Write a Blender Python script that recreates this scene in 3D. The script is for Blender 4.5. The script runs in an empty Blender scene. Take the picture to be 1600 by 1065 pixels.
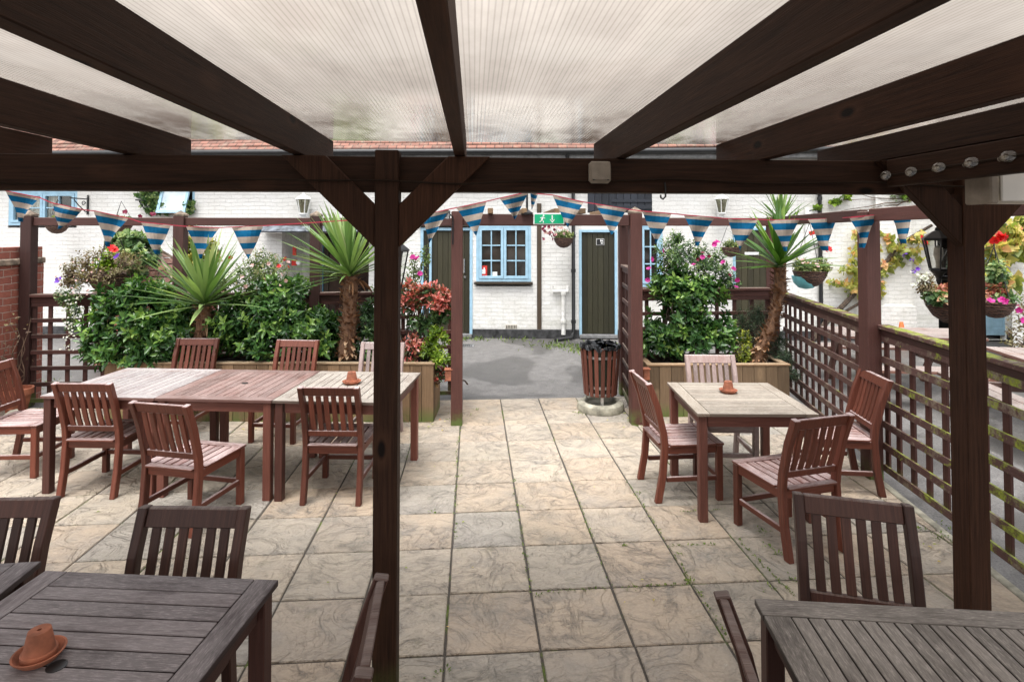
import bpy, bmesh, math, random
import numpy as np
from mathutils import Vector, Matrix

sc = bpy.context.scene
COL = sc.collection
R = math.radians
rng = random.Random(7)
nrg = np.random.default_rng(11)

# ------------------------------------------------------------------ camera model (photo pixels of the 1600 x 1065 original)
F, CX, HZ, H = 900.0, 800.0, 363.0, 1.97
YAW, TILT = R(3.8), R(1.4)
YP = HZ - F * math.tan(TILT)

def ray(px, py):
    a = (px - CX) / F; b = (YP - py) / F
    ct, st = math.cos(TILT), math.sin(TILT)
    x, y, z = a, ct - b * st, st + b * ct
    c, s = math.cos(YAW), math.sin(YAW)
    return Vector((x * c + y * s, -x * s + y * c, z))

def G(px, py, z=0.0):
    d = ray(px, py); t = (z - H) / d.z
    return Vector((d.x * t, d.y * t, z))

def V(px, py, v):
    d = ray(px, py); t = v / d.y
    return Vector((d.x * t, v, H + d.z * t))

WA = math.atan(-0.106)

def W(px, py):
    """pixel -> (s, z) on the face of the white building"""
    d = ray(px, py); t = 11.02 / (d.y + 0.106 * d.x)
    return d.x * t / math.cos(WA), H + d.z * t

def WP(px, py, out=0.0):
    """pixel -> world point on the white wall, moved 'out' metres towards the patio"""
    s, z = W(px, py)
    return Vector((s * math.cos(WA) + out * math.sin(WA), 11.02 + s * math.sin(WA) - out * math.cos(WA), z))

# ------------------------------------------------------------------ materials
class NT:
    def __init__(self, name):
        m = bpy.data.materials.new(name); m.use_nodes = True
        self.m = m; self.nt = m.node_tree; self.nt.nodes.clear()
        self.out = self.n('ShaderNodeOutputMaterial')
    def n(self, t, **kw):
        nd = self.nt.nodes.new(t)
        for k, v in kw.items(): setattr(nd, k, v)
        return nd
    def set(self, nd, **kw):
        for k, v in kw.items():
            nd.inputs[k.replace('_', ' ')].default_value = v
        return nd
    def l(self, a, b): self.nt.links.new(a, b)
    def val(self, sock, v):
        if hasattr(v, 'is_output') or isinstance(v, bpy.types.NodeSocket): self.l(v, sock)
        else: sock.default_value = v
    def math(self, op, a, b=0.5, clamp=False):
        nd = self.n('ShaderNodeMath', operation=op); nd.use_clamp = clamp
        self.val(nd.inputs[0], a); self.val(nd.inputs[1], b); return nd.outputs[0]
    def mix(self, fac, a, b, mode='MIX'):
        nd = self.n('ShaderNodeMix', data_type='RGBA', blend_type=mode)
        self.val(nd.inputs[0], fac); self.val(nd.inputs[6], a if not isinstance(a, tuple) else (*a[:3], 1)); self.val(nd.inputs[7], b if not isinstance(b, tuple) else (*b[:3], 1))
        return nd.outputs[2]
    def ramp(self, fac, stops, interp='LINEAR'):
        nd = self.n('ShaderNodeValToRGB'); cr = nd.color_ramp; cr.interpolation = interp
        while len(cr.elements) < len(stops): cr.elements.new(0.5)
        for e, (p, c) in zip(cr.elements, stops):
            e.position = p; e.color = (*c[:3], 1) if isinstance(c, tuple) else (c, c, c, 1)
        self.val(nd.inputs[0], fac); return nd.outputs[0]
    def noise(self, vec, scale, detail=4, rough=0.55, dist=0.0):
        nd = self.n('ShaderNodeTexNoise'); nd.inputs['Scale'].default_value = scale
        nd.inputs['Detail'].default_value = detail; nd.inputs['Roughness'].default_value = rough
        nd.inputs['Distortion'].default_value = dist
        if vec is not None: self.l(vec, nd.inputs['Vector'])
        return nd.outputs['Fac']
    def obj(self): return self.n('ShaderNodeTexCoord').outputs['Object']
    def uv(self): return self.n('ShaderNodeTexCoord').outputs['UV']
    def geo(self): return self.n('ShaderNodeNewGeometry')
    def mapv(self, vec, scale=(1, 1, 1), loc=(0, 0, 0), rot=(0, 0, 0)):
        nd = self.n('ShaderNodeMapping'); self.l(vec, nd.inputs['Vector'])
        nd.inputs['Scale'].default_value = scale; nd.inputs['Location'].default_value = loc; nd.inputs['Rotation'].default_value = rot
        return nd.outputs[0]
    def rnd(self):
        nd = self.n('ShaderNodeAttribute'); nd.attribute_name = 'rnd'; return nd.outputs['Fac']
    def bump(self, height, strength=0.3, dist=0.01):
        nd = self.n('ShaderNodeBump'); nd.inputs['Strength'].default_value = strength; nd.inputs['Distance'].default_value = dist
        self.l(height, nd.inputs['Height']); return nd.outputs[0]
    def pbr(self, color, rough=0.6, normal=None, metallic=0.0, spec=0.5, coat=0.0, trans=0.0, alpha=1.0):
        p = self.n('ShaderNodeBsdfPrincipled')
        self.val(p.inputs['Base Color'], color if not isinstance(color, tuple) else (*color[:3], 1))
        self.val(p.inputs['Roughness'], rough); p.inputs['Metallic'].default_value = metallic
        p.inputs['Specular IOR Level'].default_value = spec; p.inputs['Coat Weight'].default_value = coat
        p.inputs['Transmission Weight'].default_value = trans
        self.val(p.inputs['Alpha'], alpha)
        if normal is not None: self.l(normal, p.inputs['Normal'])
        return p.outputs[0]
    def schlick(self, f0=0.04, k=0.95):
        g = self.geo(); vm = self.n('ShaderNodeVectorMath', operation='DOT_PRODUCT'); self.l(g.outputs['Normal'], vm.inputs[0]); self.l(g.outputs['Incoming'], vm.inputs[1])
        a = self.math('SUBTRACT', 1.0, self.math('ABSOLUTE', vm.outputs['Value'], 0.0), True)
        return self.math('ADD', self.math('MULTIPLY', self.math('POWER', a, 5.0), k), f0, True)
    def done(self, shader): self.l(shader, self.out.inputs['Surface']); return self.m

def plain(name, col, rough=0.5, metallic=0.0, var=0.12, scale=12.0, bump=0.0, spec=0.5, coat=0.0):
    t = NT(name); o = t.obj(); nz = t.noise(o, scale, 5)
    c2 = tuple(max(0, x * (1 - 2.2 * var)) for x in col); c1 = tuple(min(1, x * (1 + 1.2 * var)) for x in col)
    c = t.ramp(nz, [(0.3, c2), (0.7, c1)])
    nrm = t.bump(nz, bump, 0.01) if bump else None
    return t.done(t.pbr(c, rough, nrm, metallic, spec, coat))

def wood(name, c_dark, c_light, grey=None, grey_amt=0.0, rough=0.6, grain=1.0, moss=0.0, knots=0.0, spec=0.35, grey_side=0.0, chip=0.0):
    """timber: grain runs along the U of each board; grey = weathered tone of the upward faces"""
    t = NT(name); uv = t.uv(); r = t.rnd()
    off = t.n('ShaderNodeCombineXYZ'); t.l(t.math('MULTIPLY', r, 37.0), off.inputs[0]); t.l(t.math('MULTIPLY', r, 11.0), off.inputs[1])
    va = t.n('ShaderNodeVectorMath', operation='ADD'); t.l(uv, va.inputs[0]); t.l(off.outputs[0], va.inputs[1])
    vec = va.outputs[0]
    g1 = t.noise(t.mapv(vec, (2.2, 55, 1)), 1.6 * grain, 5, 0.6, 0.6)
    g2 = t.noise(t.mapv(vec, (6, 190, 1)), 2.0, 3, 0.6)
    blot = t.noise(t.mapv(vec, (2.0, 5, 1)), 2.2, 4)
    c = t.ramp(g1, [(0.28, c_dark), (0.72, c_light)])
    c = t.mix(t.math('MULTIPLY', t.ramp(g2, [(0.35, 0.0), (0.62, 1.0)]), 0.35), c, tuple(x * 0.55 for x in c_dark))
    c = t.mix(t.ramp(blot, [(0.35, 0.0), (0.75, 0.5)]), c, tuple(x * 0.62 for x in c_light))
    # board to board variation
    c = t.mix(0.85, c, t.ramp(r, [(0.0, 0.62), (1.0, 1.22)]), 'MULTIPLY')
    oi = t.n('ShaderNodeObjectInfo'); c = t.mix(1.0, c, t.ramp(oi.outputs['Random'], [(0.0, (0.74, 0.76, 0.78)), (0.5, (1.0, 1.0, 1.0)), (1.0, (1.22, 1.16, 1.12))]), 'MULTIPLY')
    if knots:
        vo = t.n('ShaderNodeTexVoronoi'); vo.inputs['Scale'].default_value = 1.0
        t.l(t.mapv(vec, (2.6, 6.0, 1)), vo.inputs['Vector'])
        c = t.mix(t.math('MULTIPLY', t.ramp(vo.outputs['Distance'], [(0.10, 1.0), (0.26, 0.0)]), 0.4), c, tuple(x * 1.25 for x in c_light))
        k = t.ramp(vo.outputs['Distance'], [(0.07, 1.0), (0.14, 0.0)])
        c = t.mix(t.math('MULTIPLY', k, knots), c, tuple(x * 0.3 for x in c_dark))
    if grey is not None:
        nz = t.geo(); sx = t.n('ShaderNodeSeparateXYZ'); t.l(nz.outputs['Normal'], sx.inputs[0])
        up = t.ramp(sx.outputs[2], [(0.35, grey_side), (0.85, 1.0)])
        wn = t.noise(t.mapv(vec, (2.2, 16, 1)), 3.0, 7, 0.75)
        wv = t.noise(t.obj(), 3.2, 4, 0.6)
        msk = t.math('MULTIPLY', up, t.ramp(t.math('ADD', t.math('MULTIPLY', wn, 0.55), t.math('MULTIPLY', wv, 0.45)), [(0.44 - 0.12 * grey_amt, 0.05), (0.60 - 0.10 * grey_amt, 1.0)]))
        msk = t.math('MULTIPLY', msk, grey_amt, True)
        scr = t.noise(t.mapv(vec, (11, 70, 1), rot=(0, 0, 0.12)), 2.6, 5, 0.75)
        gcol = t.mix(t.ramp(g2, [(0.35, 0.0), (0.7, 0.6)]), t.mix(0.8, grey, t.ramp(r, [(0.0, 0.7), (1.0, 1.18)]), 'MULTIPLY'), tuple(x * 0.5 for x in grey))
        gcol = t.mix(t.ramp(scr, [(0.50, 0.0), (0.60, 0.8)]), gcol, tuple(min(1, x * 1.45) for x in grey))
        c = t.mix(msk, c, gcol)
    if chip:
        cn = t.noise(t.mapv(vec, (14, 60, 1)), 3.0, 5, 0.7)
        c = t.mix(t.math('MULTIPLY', t.ramp(cn, [(0.66, 0.0), (0.71, 1.0)]), chip), c, (0.42, 0.33, 0.30))
    if moss:
        o = t.obj(); mn = t.noise(o, 5.0, 6, 0.7)
        sx2 = t.n('ShaderNodeSeparateXYZ'); t.l(t.geo().outputs['Position'], sx2.inputs[0])
        base = t.ramp(sx2.outputs[2], [(0.02, 1.0), (0.17, 0.0)])
        mm = t.math('MULTIPLY', base, t.ramp(mn, [(0.38, 0.0), (0.55, 1.0)]))
        c = t.mix(t.math('MULTIPLY', mm, moss), c, (0.10, 0.14, 0.035))
    nrm = t.bump(t.math('ADD', g2, t.math('MULTIPLY', g1, 0.6)), 0.35, 0.004)
    return t.done(t.pbr(c, rough, nrm, spec=spec))

def leafmat(name, stops, trans=0.35, rough=0.38, spec=0.5):
    t = NT(name); r = t.rnd()
    c = t.ramp(r, stops)
    hue = t.noise(t.obj(), 2.5, 3)
    c = t.mix(0.5, c, t.ramp(hue, [(0.3, 0.7), (0.7, 1.25)]), 'MULTIPLY')
    p = t.pbr(c, rough, spec=spec)
    tr = t.n('ShaderNodeBsdfTranslucent')
    t.l(t.mix(1.0, c, (1.25, 1.35, 0.7), 'MULTIPLY'), tr.inputs[0])
    mx = t.n('ShaderNodeMixShader'); mx.inputs[0].default_value = trans
    t.l(p, mx.inputs[1]); t.l(tr.outputs[0], mx.inputs[2])
    return t.done(mx.outputs[0])

def brickmat(name, c1, c2, mortar, bw=0.215, bh=0.065, msize=0.01, bumpd=0.006, rough=0.8, stain=0.0, paint=False, tint=None, scratch=False):
    t = NT(name); uv = t.uv()
    b = t.n('ShaderNodeTexBrick'); b.offset = 0.5
    b.inputs['Scale'].default_value = 1.0; b.inputs['Brick Width'].default_value = bw + msize; b.inputs['Row Height'].default_value = bh + msize
    b.inputs['Mortar Size'].default_value = msize * 0.5; b.inputs['Mortar Smooth'].default_value = 0.25; b.inputs['Bias'].default_value = 0.0
    wob = t.noise(uv, 3.0, 3); w2 = t.n('ShaderNodeVectorMath', operation='ADD')
    cm = t.n('ShaderNodeCombineXYZ'); t.l(t.math('MULTIPLY', t.math('SUBTRACT', wob, 0.5), 0.055), cm.inputs[1])
    t.l(uv, w2.inputs[0]); t.l(cm.outputs[0], w2.inputs[1]); t.l(w2.outputs[0], b.inputs['Vector'])
    b.inputs['Color1'].default_value = (*c1, 1); b.inputs['Color2'].default_value = (*c2, 1); b.inputs['Mortar'].default_value = (*mortar, 1)
    fine = t.noise(uv, 38, 5, 0.65); big = t.noise(uv, 1.3, 4)
    c = b.outputs['Color']
    if scratch:
        sn = t.noise(t.mapv(uv, (6, 120, 1)), 2.0, 3)
        c = t.mix(t.ramp(sn, [(0.45, 0.0), (0.65, 0.6)]), c, tuple(x * 0.35 for x in c1))
    c = t.mix(0.6, c, t.ramp(fine, [(0.3, 0.8), (0.7, 1.1)]), 'MULTIPLY')
    if stain:
        sp = t.n('ShaderNodeSeparateXYZ'); t.l(uv, sp.inputs[0])
        low = t.ramp(sp.outputs[1], [(0.05, 1.0), (0.9, 0.0)])
        st = t.math('MULTIPLY', t.ramp(big, [(0.42, 0.0), (0.7, 1.0)]), stain)
        c = t.mix(st, c, (0.52, 0.49, 0.42))
        st2 = t.math('MULTIPLY', t.math('MULTIPLY', low, t.ramp(t.noise(uv, 6, 5, 0.7), [(0.45, 0.0), (0.65, 1.0)])), stain * 1.6, True)
        c = t.mix(st2, c, (0.36, 0.36, 0.28))
    hgt = t.math('ADD', t.math('MULTIPLY', b.outputs['Fac'], -1.0), t.math('MULTIPLY', fine, 0.5))
    hgt = t.math('ADD', hgt, t.math('MULTIPLY', t.noise(uv, 9, 3), 0.8))
    return t.done(t.pbr(c, rough, t.bump(hgt, 0.75, bumpd)))

M = {}
M['pergola'] = wood('dark_stained_timber', (0.013, 0.0058, 0.0033), (0.066, 0.030, 0.0170), rough=0.68, knots=1.0, moss=0.4, spec=0.16)
M['fence'] = wood('brown_painted_timber', (0.055, 0.022, 0.018), (0.105, 0.043, 0.035), (0.30, 0.25, 0.20), 0.55, rough=0.6, moss=0.95, chip=0.5)
M['chair_red'] = wood('red_hardwood', (0.092, 0.025, 0.015), (0.222, 0.068, 0.041), (0.50, 0.40, 0.39), 0.9, rough=0.48)
M['chair_dark'] = wood('dark_hardwood', (0.036, 0.0145, 0.011), (0.095, 0.040, 0.029), (0.24, 0.20, 0.185), 0.6, rough=0.55)
M['chair_grey'] = wood('weathered_hardwood', (0.15, 0.078, 0.066), (0.30, 0.185, 0.165), (0.47, 0.42, 0.40), 0.9, rough=0.6, grey_side=0.45)
M['top_bleached'] = wood('bleached_slats', (0.13, 0.068, 0.06), (0.22, 0.125, 0.11), (0.365, 0.335, 0.33), 1.0, rough=0.5)
M['top_reddish'] = wood('reddish_slats', (0.165, 0.072, 0.058), (0.28, 0.150, 0.125), (0.40, 0.32, 0.30), 0.5, rough=0.5)
M['top_grey'] = wood('grey_slats', (0.12, 0.08, 0.062), (0.22, 0.165, 0.135), (0.36, 0.325, 0.285), 0.95, rough=0.6)
M['top_pale'] = wood('pale_slats', (0.14, 0.10, 0.078), (0.25, 0.20, 0.155), (0.345, 0.305, 0.255), 0.9, rough=0.6)
M['top_dusk'] = wood('purplish_slats', (0.034, 0.021, 0.022), (0.085, 0.055, 0.057), (0.235, 0.21, 0.215), 0.85, rough=0.55)
M['top_old'] = wood('old_grey_slats', (0.045, 0.036, 0.030), (0.12, 0.10, 0.088), (0.275, 0.25, 0.228), 0.85, rough=0.7)
M['table_leg'] = wood('table_hardwood', (0.105, 0.036, 0.026), (0.21, 0.080, 0.058), (0.42, 0.35, 0.33), 0.6, rough=0.5)
M['table_leg_dark'] = wood('table_dark_hardwood', (0.05, 0.019, 0.015), (0.11, 0.046, 0.035), (0.24, 0.21, 0.20), 0.6, rough=0.55)
M['planter'] = wood('planter_softwood', (0.165, 0.10, 0.055), (0.32, 0.215, 0.125), (0.36, 0.30, 0.21), 0.5, rough=0.75, moss=0.9, knots=0.4)
M['picnic'] = wood('picnic_timber', (0.13, 0.06, 0.045), (0.25, 0.14, 0.11), (0.30, 0.26, 0.24), 0.9, rough=0.65)
M['bin'] = wood('bin_timber', (0.12, 0.036, 0.024), (0.24, 0.085, 0.056), rough=0.5, moss=0.3)
M['beam_trim'] = wood('building_timber', (0.030, 0.022, 0.016), (0.075, 0.055, 0.036), rough=0.6)
M['door_olive'] = wood('olive_boards', (0.030, 0.028, 0.015), (0.058, 0.052, 0.029), rough=0.5)
M['navy'] = wood('navy_boards', (0.022, 0.026, 0.036), (0.05, 0.056, 0.072), rough=0.55)
M['whitebrick'] = brickmat('white_painted_brick', (0.80, 0.79, 0.765), (0.74, 0.73, 0.705), (0.68, 0.67, 0.645), stain=0.35, bumpd=0.012)
M['redbrick'] = brickmat('scored_red_brick', (0.42, 0.14, 0.095), (0.32, 0.10, 0.072), (0.50, 0.38, 0.32), bh=0.068, scratch=True)
M['plinth'] = plain('black_plinth', (0.045, 0.045, 0.047), 0.6, var=0.4, bump=0.3)
M['blue'] = plain('powder_blue_paint', (0.33, 0.52, 0.65), 0.45, var=0.08, scale=8)
M['blue_dark'] = plain('teal_blue_paint', (0.12, 0.30, 0.42), 0.45, var=0.1)
M['black'] = plain('black_paint', (0.016, 0.016, 0.017), 0.4, var=0.2)
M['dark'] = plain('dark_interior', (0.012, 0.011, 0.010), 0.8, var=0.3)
M['white'] = plain('white_paint', (0.80, 0.80, 0.78), 0.4, var=0.04, scale=6)
M['ivory'] = plain('ivory_plastic', (0.58, 0.54, 0.46), 0.5, var=0.12, scale=30)
M['box_grey'] = plain('grey_plastic', (0.27, 0.235, 0.195), 0.5, var=0.1, scale=25)
M['steel'] = plain('galvanised_steel', (0.5, 0.5, 0.5), 0.35, metallic=0.9, var=0.15)
M['chrome'] = plain('bright_steel', (0.72, 0.72, 0.72), 0.25, metallic=0.9, var=0.05)
M['slate'] = plain('slate', (0.16, 0.18, 0.21), 0.5, var=0.35, scale=9, bump=0.3)
M['lead'] = plain('grey_fascia', (0.20, 0.20, 0.20), 0.6, var=0.2)
M['red'] = plain('red_plastic', (0.55, 0.03, 0.02), 0.4, var=0.08)
M['green_sign'] = plain('green_sign', (0.0, 0.36, 0.16), 0.35, var=0.04)
M['sign_blue'] = plain('blue_sign', (0.03, 0.16, 0.48), 0.35, var=0.04)
M['curtain'] = plain('net_curtain', (0.62, 0.60, 0.55), 0.8, var=0.15, scale=14)
M['terracotta'] = plain('terracotta', (0.33, 0.115, 0.062), 0.85, var=0.22, scale=16, bump=0.15)
M['soil'] = plain('potting_soil', (0.035, 0.024, 0.017), 0.95, var=0.4, scale=60, bump=0.8)
M['concrete'] = plain('mossy_concrete', (0.36, 0.34, 0.27), 0.9, var=0.3, scale=9, bump=0.5)
M['binliner'] = plain('black_bin_liner', (0.008, 0.0085, 0.010), 0.16, var=0.2, scale=30)
M['binside'] = plain('dark_green_drum', (0.02, 0.035, 0.022), 0.5, var=0.2)
M['flag_blue'] = plain('blue_canvas', (0.003, 0.072, 0.155), 0.85, var=0.15, scale=9, spec=0.1)
M['flag_sand'] = plain('sand_canvas', (0.28, 0.235, 0.195), 0.85, var=0.1, scale=9, spec=0.1)
M['string'] = plain('crimson_tape', (0.30, 0.015, 0.035), 0.7)
M['turquoise'] = plain('turquoise_liner', (0.20, 0.60, 0.66), 0.5, var=0.08)
M['orange'] = plain('orange_plastic', (0.75, 0.20, 0.06), 0.5)
M['stonecap'] = plain('stone_coping', (0.26, 0.20, 0.15), 0.9, var=0.4, scale=10, bump=0.6)
M['bark'] = plain('brown_bark', (0.075, 0.052, 0.036), 0.9, var=0.4, scale=24, bump=0.8)
M['twig'] = plain('dry_twig', (0.14, 0.09, 0.06), 0.9, var=0.3, scale=24)
M['cable'] = plain('dark_cable', (0.022, 0.014, 0.010), 0.85, spec=0.1)

t = NT('window_glass'); o = t.obj()
M['glass'] = t.done(t.pbr(t.ramp(t.noise(o, 1.6, 4), [(0.35, (0.012, 0.012, 0.012)), (0.7, (0.055, 0.045, 0.036))]), 0.06, spec=0.8))
t = NT('pale_glass'); o = t.obj()
M['glass_pale'] = t.done(t.pbr(t.ramp(t.noise(o, 3.0, 4), [(0.35, (0.36, 0.44, 0.50)), (0.7, (0.62, 0.68, 0.72))]), 0.1, spec=0.8))
t = NT('lantern_glass')
tb = t.n('ShaderNodeBsdfTransparent'); tb.inputs[0].default_value = (0.95, 0.96, 0.94, 1)
gl = t.n('ShaderNodeBsdfGlossy'); gl.inputs['Roughness'].default_value = 0.08; gl.inputs[0].default_value = (0.9, 0.9, 0.9, 1)
mx = t.n('ShaderNodeMixShader'); t.l(t.schlick(0.10, 0.8), mx.inputs[0]); t.l(tb.outputs[0], mx.inputs[1]); t.l(gl.outputs[0], mx.inputs[2])
M['clear'] = t.done(mx.outputs[0])

t = NT('smoky_lantern_glass')
tb = t.n('ShaderNodeBsdfTransparent'); tb.inputs[0].default_value = (0.52, 0.52, 0.44, 1)
gl = t.n('ShaderNodeBsdfGlossy'); gl.inputs['Roughness'].default_value = 0.15; gl.inputs[0].default_value = (0.8, 0.8, 0.75, 1)
mx = t.n('ShaderNodeMixShader'); t.l(t.schlick(0.06, 0.6), mx.inputs[0]); t.l(tb.outputs[0], mx.inputs[1]); t.l(gl.outputs[0], mx.inputs[2])
M['smoky'] = t.done(mx.outputs[0])

# clay tiles
t = NT('clay_roof_tiles'); uv = t.uv()
b = t.n('ShaderNodeTexBrick'); b.inputs['Scale'].default_value = 1; b.inputs['Brick Width'].default_value = 0.168; b.inputs['Row Height'].default_value = 0.1
b.inputs['Mortar Size'].default_value = 0.009; b.inputs['Color1'].default_value = (0.27, 0.125, 0.09, 1); b.inputs['Color2'].default_value = (0.15, 0.075, 0.058, 1); b.inputs['Mortar'].default_value = (0.05, 0.03, 0.025, 1)
t.l(uv, b.inputs['Vector'])
c = t.mix(t.ramp(t.noise(uv, 7, 6, 0.7), [(0.5, 0.0), (0.72, 0.8)]), b.outputs['Color'], (0.30, 0.25, 0.19))
M['tiles'] = t.done(t.pbr(c, 0.85, t.bump(t.noise(uv, 30, 3), 0.4, 0.005)))

# riven paving slabs
t = NT('riven_paving'); o = t.obj(); r = t.rnd(); uv = t.uv()
off = t.n('ShaderNodeCombineXYZ'); t.l(t.math('MULTIPLY', r, 91.0), off.inputs[0]); t.l(t.math('MULTIPLY', r, 53.0), off.inputs[1])
va = t.n('ShaderNodeVectorMath', operation='ADD'); t.l(o, va.inputs[0]); t.l(off.outputs[0], va.inputs[1]); vec = va.outputs[0]
ridge = t.noise(vec, 3.4, 4, 0.5, 1.5)
ridge2 = t.noise(t.mapv(vec, (1.0, 1.8, 1)), 6.0, 4, 0.6, 1.2)
lines = t.ramp(ridge, [(0.44, 0.0), (0.488, 1.0), (0.500, 0.75), (0.575, 0.0)])
lines2 = t.ramp(ridge2, [(0.46, 0.0), (0.5, 1.0), (0.55, 0.0)])
patch = t.noise(vec, 2.6, 5, 0.65)
brk = t.noise(vec, 11, 4, 0.7)
msk = t.math('MULTIPLY', t.math('ADD', t.math('MULTIPLY', lines, 0.8), t.math('MULTIPLY', lines2, 0.5), True), t.math('MULTIPLY', t.ramp(patch, [(0.36, 0.08), (0.58, 1.0)]), t.ramp(brk, [(0.34, 0.2), (0.54, 1.0)])))
fine = t.noise(o, 60, 5, 0.7)
c = t.ramp(r, [(0.0, (0.375, 0.325, 0.268)), (0.3, (0.455, 0.360, 0.268)), (0.6, (0.475, 0.405, 0.322)), (0.8, (0.41, 0.355, 0.288)), (1.0, (0.365, 0.335, 0.295))])
c = t.mix(t.math('MULTIPLY', msk, 0.68), c, (0.125, 0.115, 0.104))
c = t.mix(t.ramp(t.noise(vec, 3.1, 5, 0.65), [(0.46, 0.0), (0.72, 0.7)]), c, (0.275, 0.255, 0.228))
big = t.noise(o, 0.75, 4, 0.6)
c = t.mix(t.ramp(big, [(0.45, 0.0), (0.72, 0.42)]), c, (0.20, 0.185, 0.135))
c = t.mix(0.45, c, t.ramp(fine, [(0.3, 0.72), (0.7, 1.2)]), 'MULTIPLY')
spk = t.noise(o, 24, 3, 0.6)
c = t.mix(t.ramp(spk, [(0.66, 0.0), (0.74, 0.5)]), c, (0.12, 0.11, 0.09))
lich = t.noise(o, 8, 5, 0.8)
c = t.mix(t.ramp(lich, [(0.63, 0.0), (0.72, 0.45)]), c, (0.56, 0.53, 0.46))
c = t.mix(t.ramp(t.noise(o, 4.3, 5, 0.75), [(0.60, 0.0), (0.70, 0.35)]), c, (0.11, 0.12, 0.06))
hgt = t.math('ADD', t.math('MULTIPLY', ridge, 1.6), t.math('ADD', t.math('MULTIPLY', ridge2, 0.6), t.math('MULTIPLY', fine, 0.12)))
hgt = t.math('SUBTRACT', hgt, t.math('MULTIPLY', msk, 0.5))
hgt = t.math('ADD', hgt, t.math('MULTIPLY', t.ramp(ridge, [(0.40, 0.0), (0.44, 0.35), (0.50, 0.38), (0.53, 0.72), (0.59, 0.75), (0.62, 1.0)]), 0.9))
M['slab'] = t.done(t.pbr(c, t.ramp(patch, [(0.3, 0.5), (0.7, 0.8)]), t.bump(hgt, 0.75, 0.024), spec=0.4))
# slab joints: dirt with moss
t = NT('mossy_joints'); o = t.obj()
c = t.mix(t.ramp(t.noise(o, 2.2, 6, 0.75), [(0.53, 0.0), (0.62, 1.0)]), (0.085, 0.074, 0.062), t.ramp(t.noise(o, 40, 3), [(0.3, (0.05, 0.08, 0.015)), (0.7, (0.15, 0.20, 0.035))]))
M['joint'] = t.done(t.pbr(c, 0.95, t.bump(t.noise(o, 80, 4), 0.9, 0.01)))
# asphalt
t = NT('worn_asphalt'); o = t.obj()
fine = t.noise(o, 70, 6, 0.8); big = t.noise(o, 0.55, 5, 0.6, 0.6)
c = t.ramp(fine, [(0.32, (0.075, 0.072, 0.070)), (0.68, (0.23, 0.22, 0.212))])
wet = t.ramp(t.math('ADD', big, t.math('MULTIPLY', fine, 0.10)), [(0.53, 0.0), (0.57, 1.0)])
mid = t.noise(o, 7, 6, 0.75)
c = t.mix(0.75, c, t.ramp(mid, [(0.3, 0.62), (0.7, 1.3)]), 'MULTIPLY')
spk = t.noise(o, 22, 3, 0.8)
c = t.mix(t.ramp(spk, [(0.62, 0.0), (0.70, 0.7)]), c, (0.04, 0.038, 0.036))
c = t.mix(t.math('MULTIPLY', wet, 0.62), c, (0.052, 0.049, 0.047))
c = t.mix(t.ramp(t.noise(o, 9, 6, 0.75), [(0.60, 0.0), (0.72, 0.55)]), c, (0.10, 0.11, 0.05))
c = t.mix(t.ramp(t.noise(o, 30, 2), [(0.72, 0.0), (0.76, 0.7)]), c, (0.36, 0.30, 0.24))
M['asphalt'] = t.done(t.pbr(c, t.mix(wet, (0.8, 0.8, 0.8), (0.45, 0.45, 0.45)), t.bump(fine, 0.6, 0.008), spec=0.4))
# wicker
t = NT('woven_wicker'); uv = t.uv()
wv = t.n('ShaderNodeTexWave'); wv.bands_direction = 'Y'; wv.inputs['Scale'].default_value = 14; wv.inputs['Distortion'].default_value = 5; wv.inputs['Detail Scale'].default_value = 3
t.l(t.mapv(uv, (0.6, 1, 1)), wv.inputs['Vector'])
c = t.ramp(wv.outputs['Fac'], [(0.2, (0.03, 0.013, 0.009)), (0.8, (0.17, 0.085, 0.055))])
M['wicker'] = t.done(t.pbr(c, 0.7, t.bump(wv.outputs['Fac'], 0.9, 0.012)))
# yucca trunk fibre
t = NT('fibrous_trunk'); o = t.obj()
nz = t.noise(t.mapv(o, (1, 1, 0.35)), 40, 5, 0.7)
M['fibre'] = t.done(t.pbr(t.ramp(nz, [(0.3, (0.05, 0.022, 0.012)), (0.7, (0.22, 0.115, 0.06))]), 0.9, t.bump(nz, 1.0, 0.02)))
t = NT('dead_leaf_base'); r = t.rnd()
M['husk'] = t.done(t.pbr(t.ramp(r, [(0.0, (0.09, 0.035, 0.016)), (0.6, (0.26, 0.13, 0.06)), (1.0, (0.42, 0.29, 0.18))]), 0.85))
# twin wall polycarbonate: ribs run along object Y
t = NT('twinwall_polycarbonate'); o = t.obj()
sx = t.n('ShaderNodeSeparateXYZ'); t.l(o, sx.inputs[0])
ph = t.math('FRACT', t.math('MULTIPLY', sx.outputs[0], 1 / 0.0145))
tri = t.math('ABSOLUTE', t.math('SUBTRACT', ph, 0.5))
rib = t.ramp(tri, [(0.30, 0.0), (0.46, 1.0)])
band = t.noise(t.mapv(o, (18, 0.25, 1)), 1.0, 3)
dirt = t.noise(t.mapv(o, (2.6, 1.3, 1)), 1.9, 7, 0.7)
mr = t.n('ShaderNodeMapRange'); t.l(sx.outputs[1], mr.inputs[0]); mr.inputs[1].default_value = -0.4; mr.inputs[2].default_value = 0.55
dm = t.math('MULTIPLY', t.ramp(dirt, [(0.42, 0.0), (0.62, 1.0)]), t.math('ADD', t.math('MULTIPLY', mr.outputs[0], 0.95), 0.16))
c = t.mix(t.math('MULTIPLY', rib, 0.42), (0.375, 0.340, 0.303), (0.175, 0.155, 0.136))
c = t.mix(0.5, c, t.ramp(band, [(0.3, 0.82), (0.7, 1.08)]), 'MULTIPLY')
c = t.mix(dm, c, (0.060, 0.034, 0.022))
shade = t.noise(t.mapv(o, (0.9, 0.7, 1)), 1.2, 3)
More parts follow.
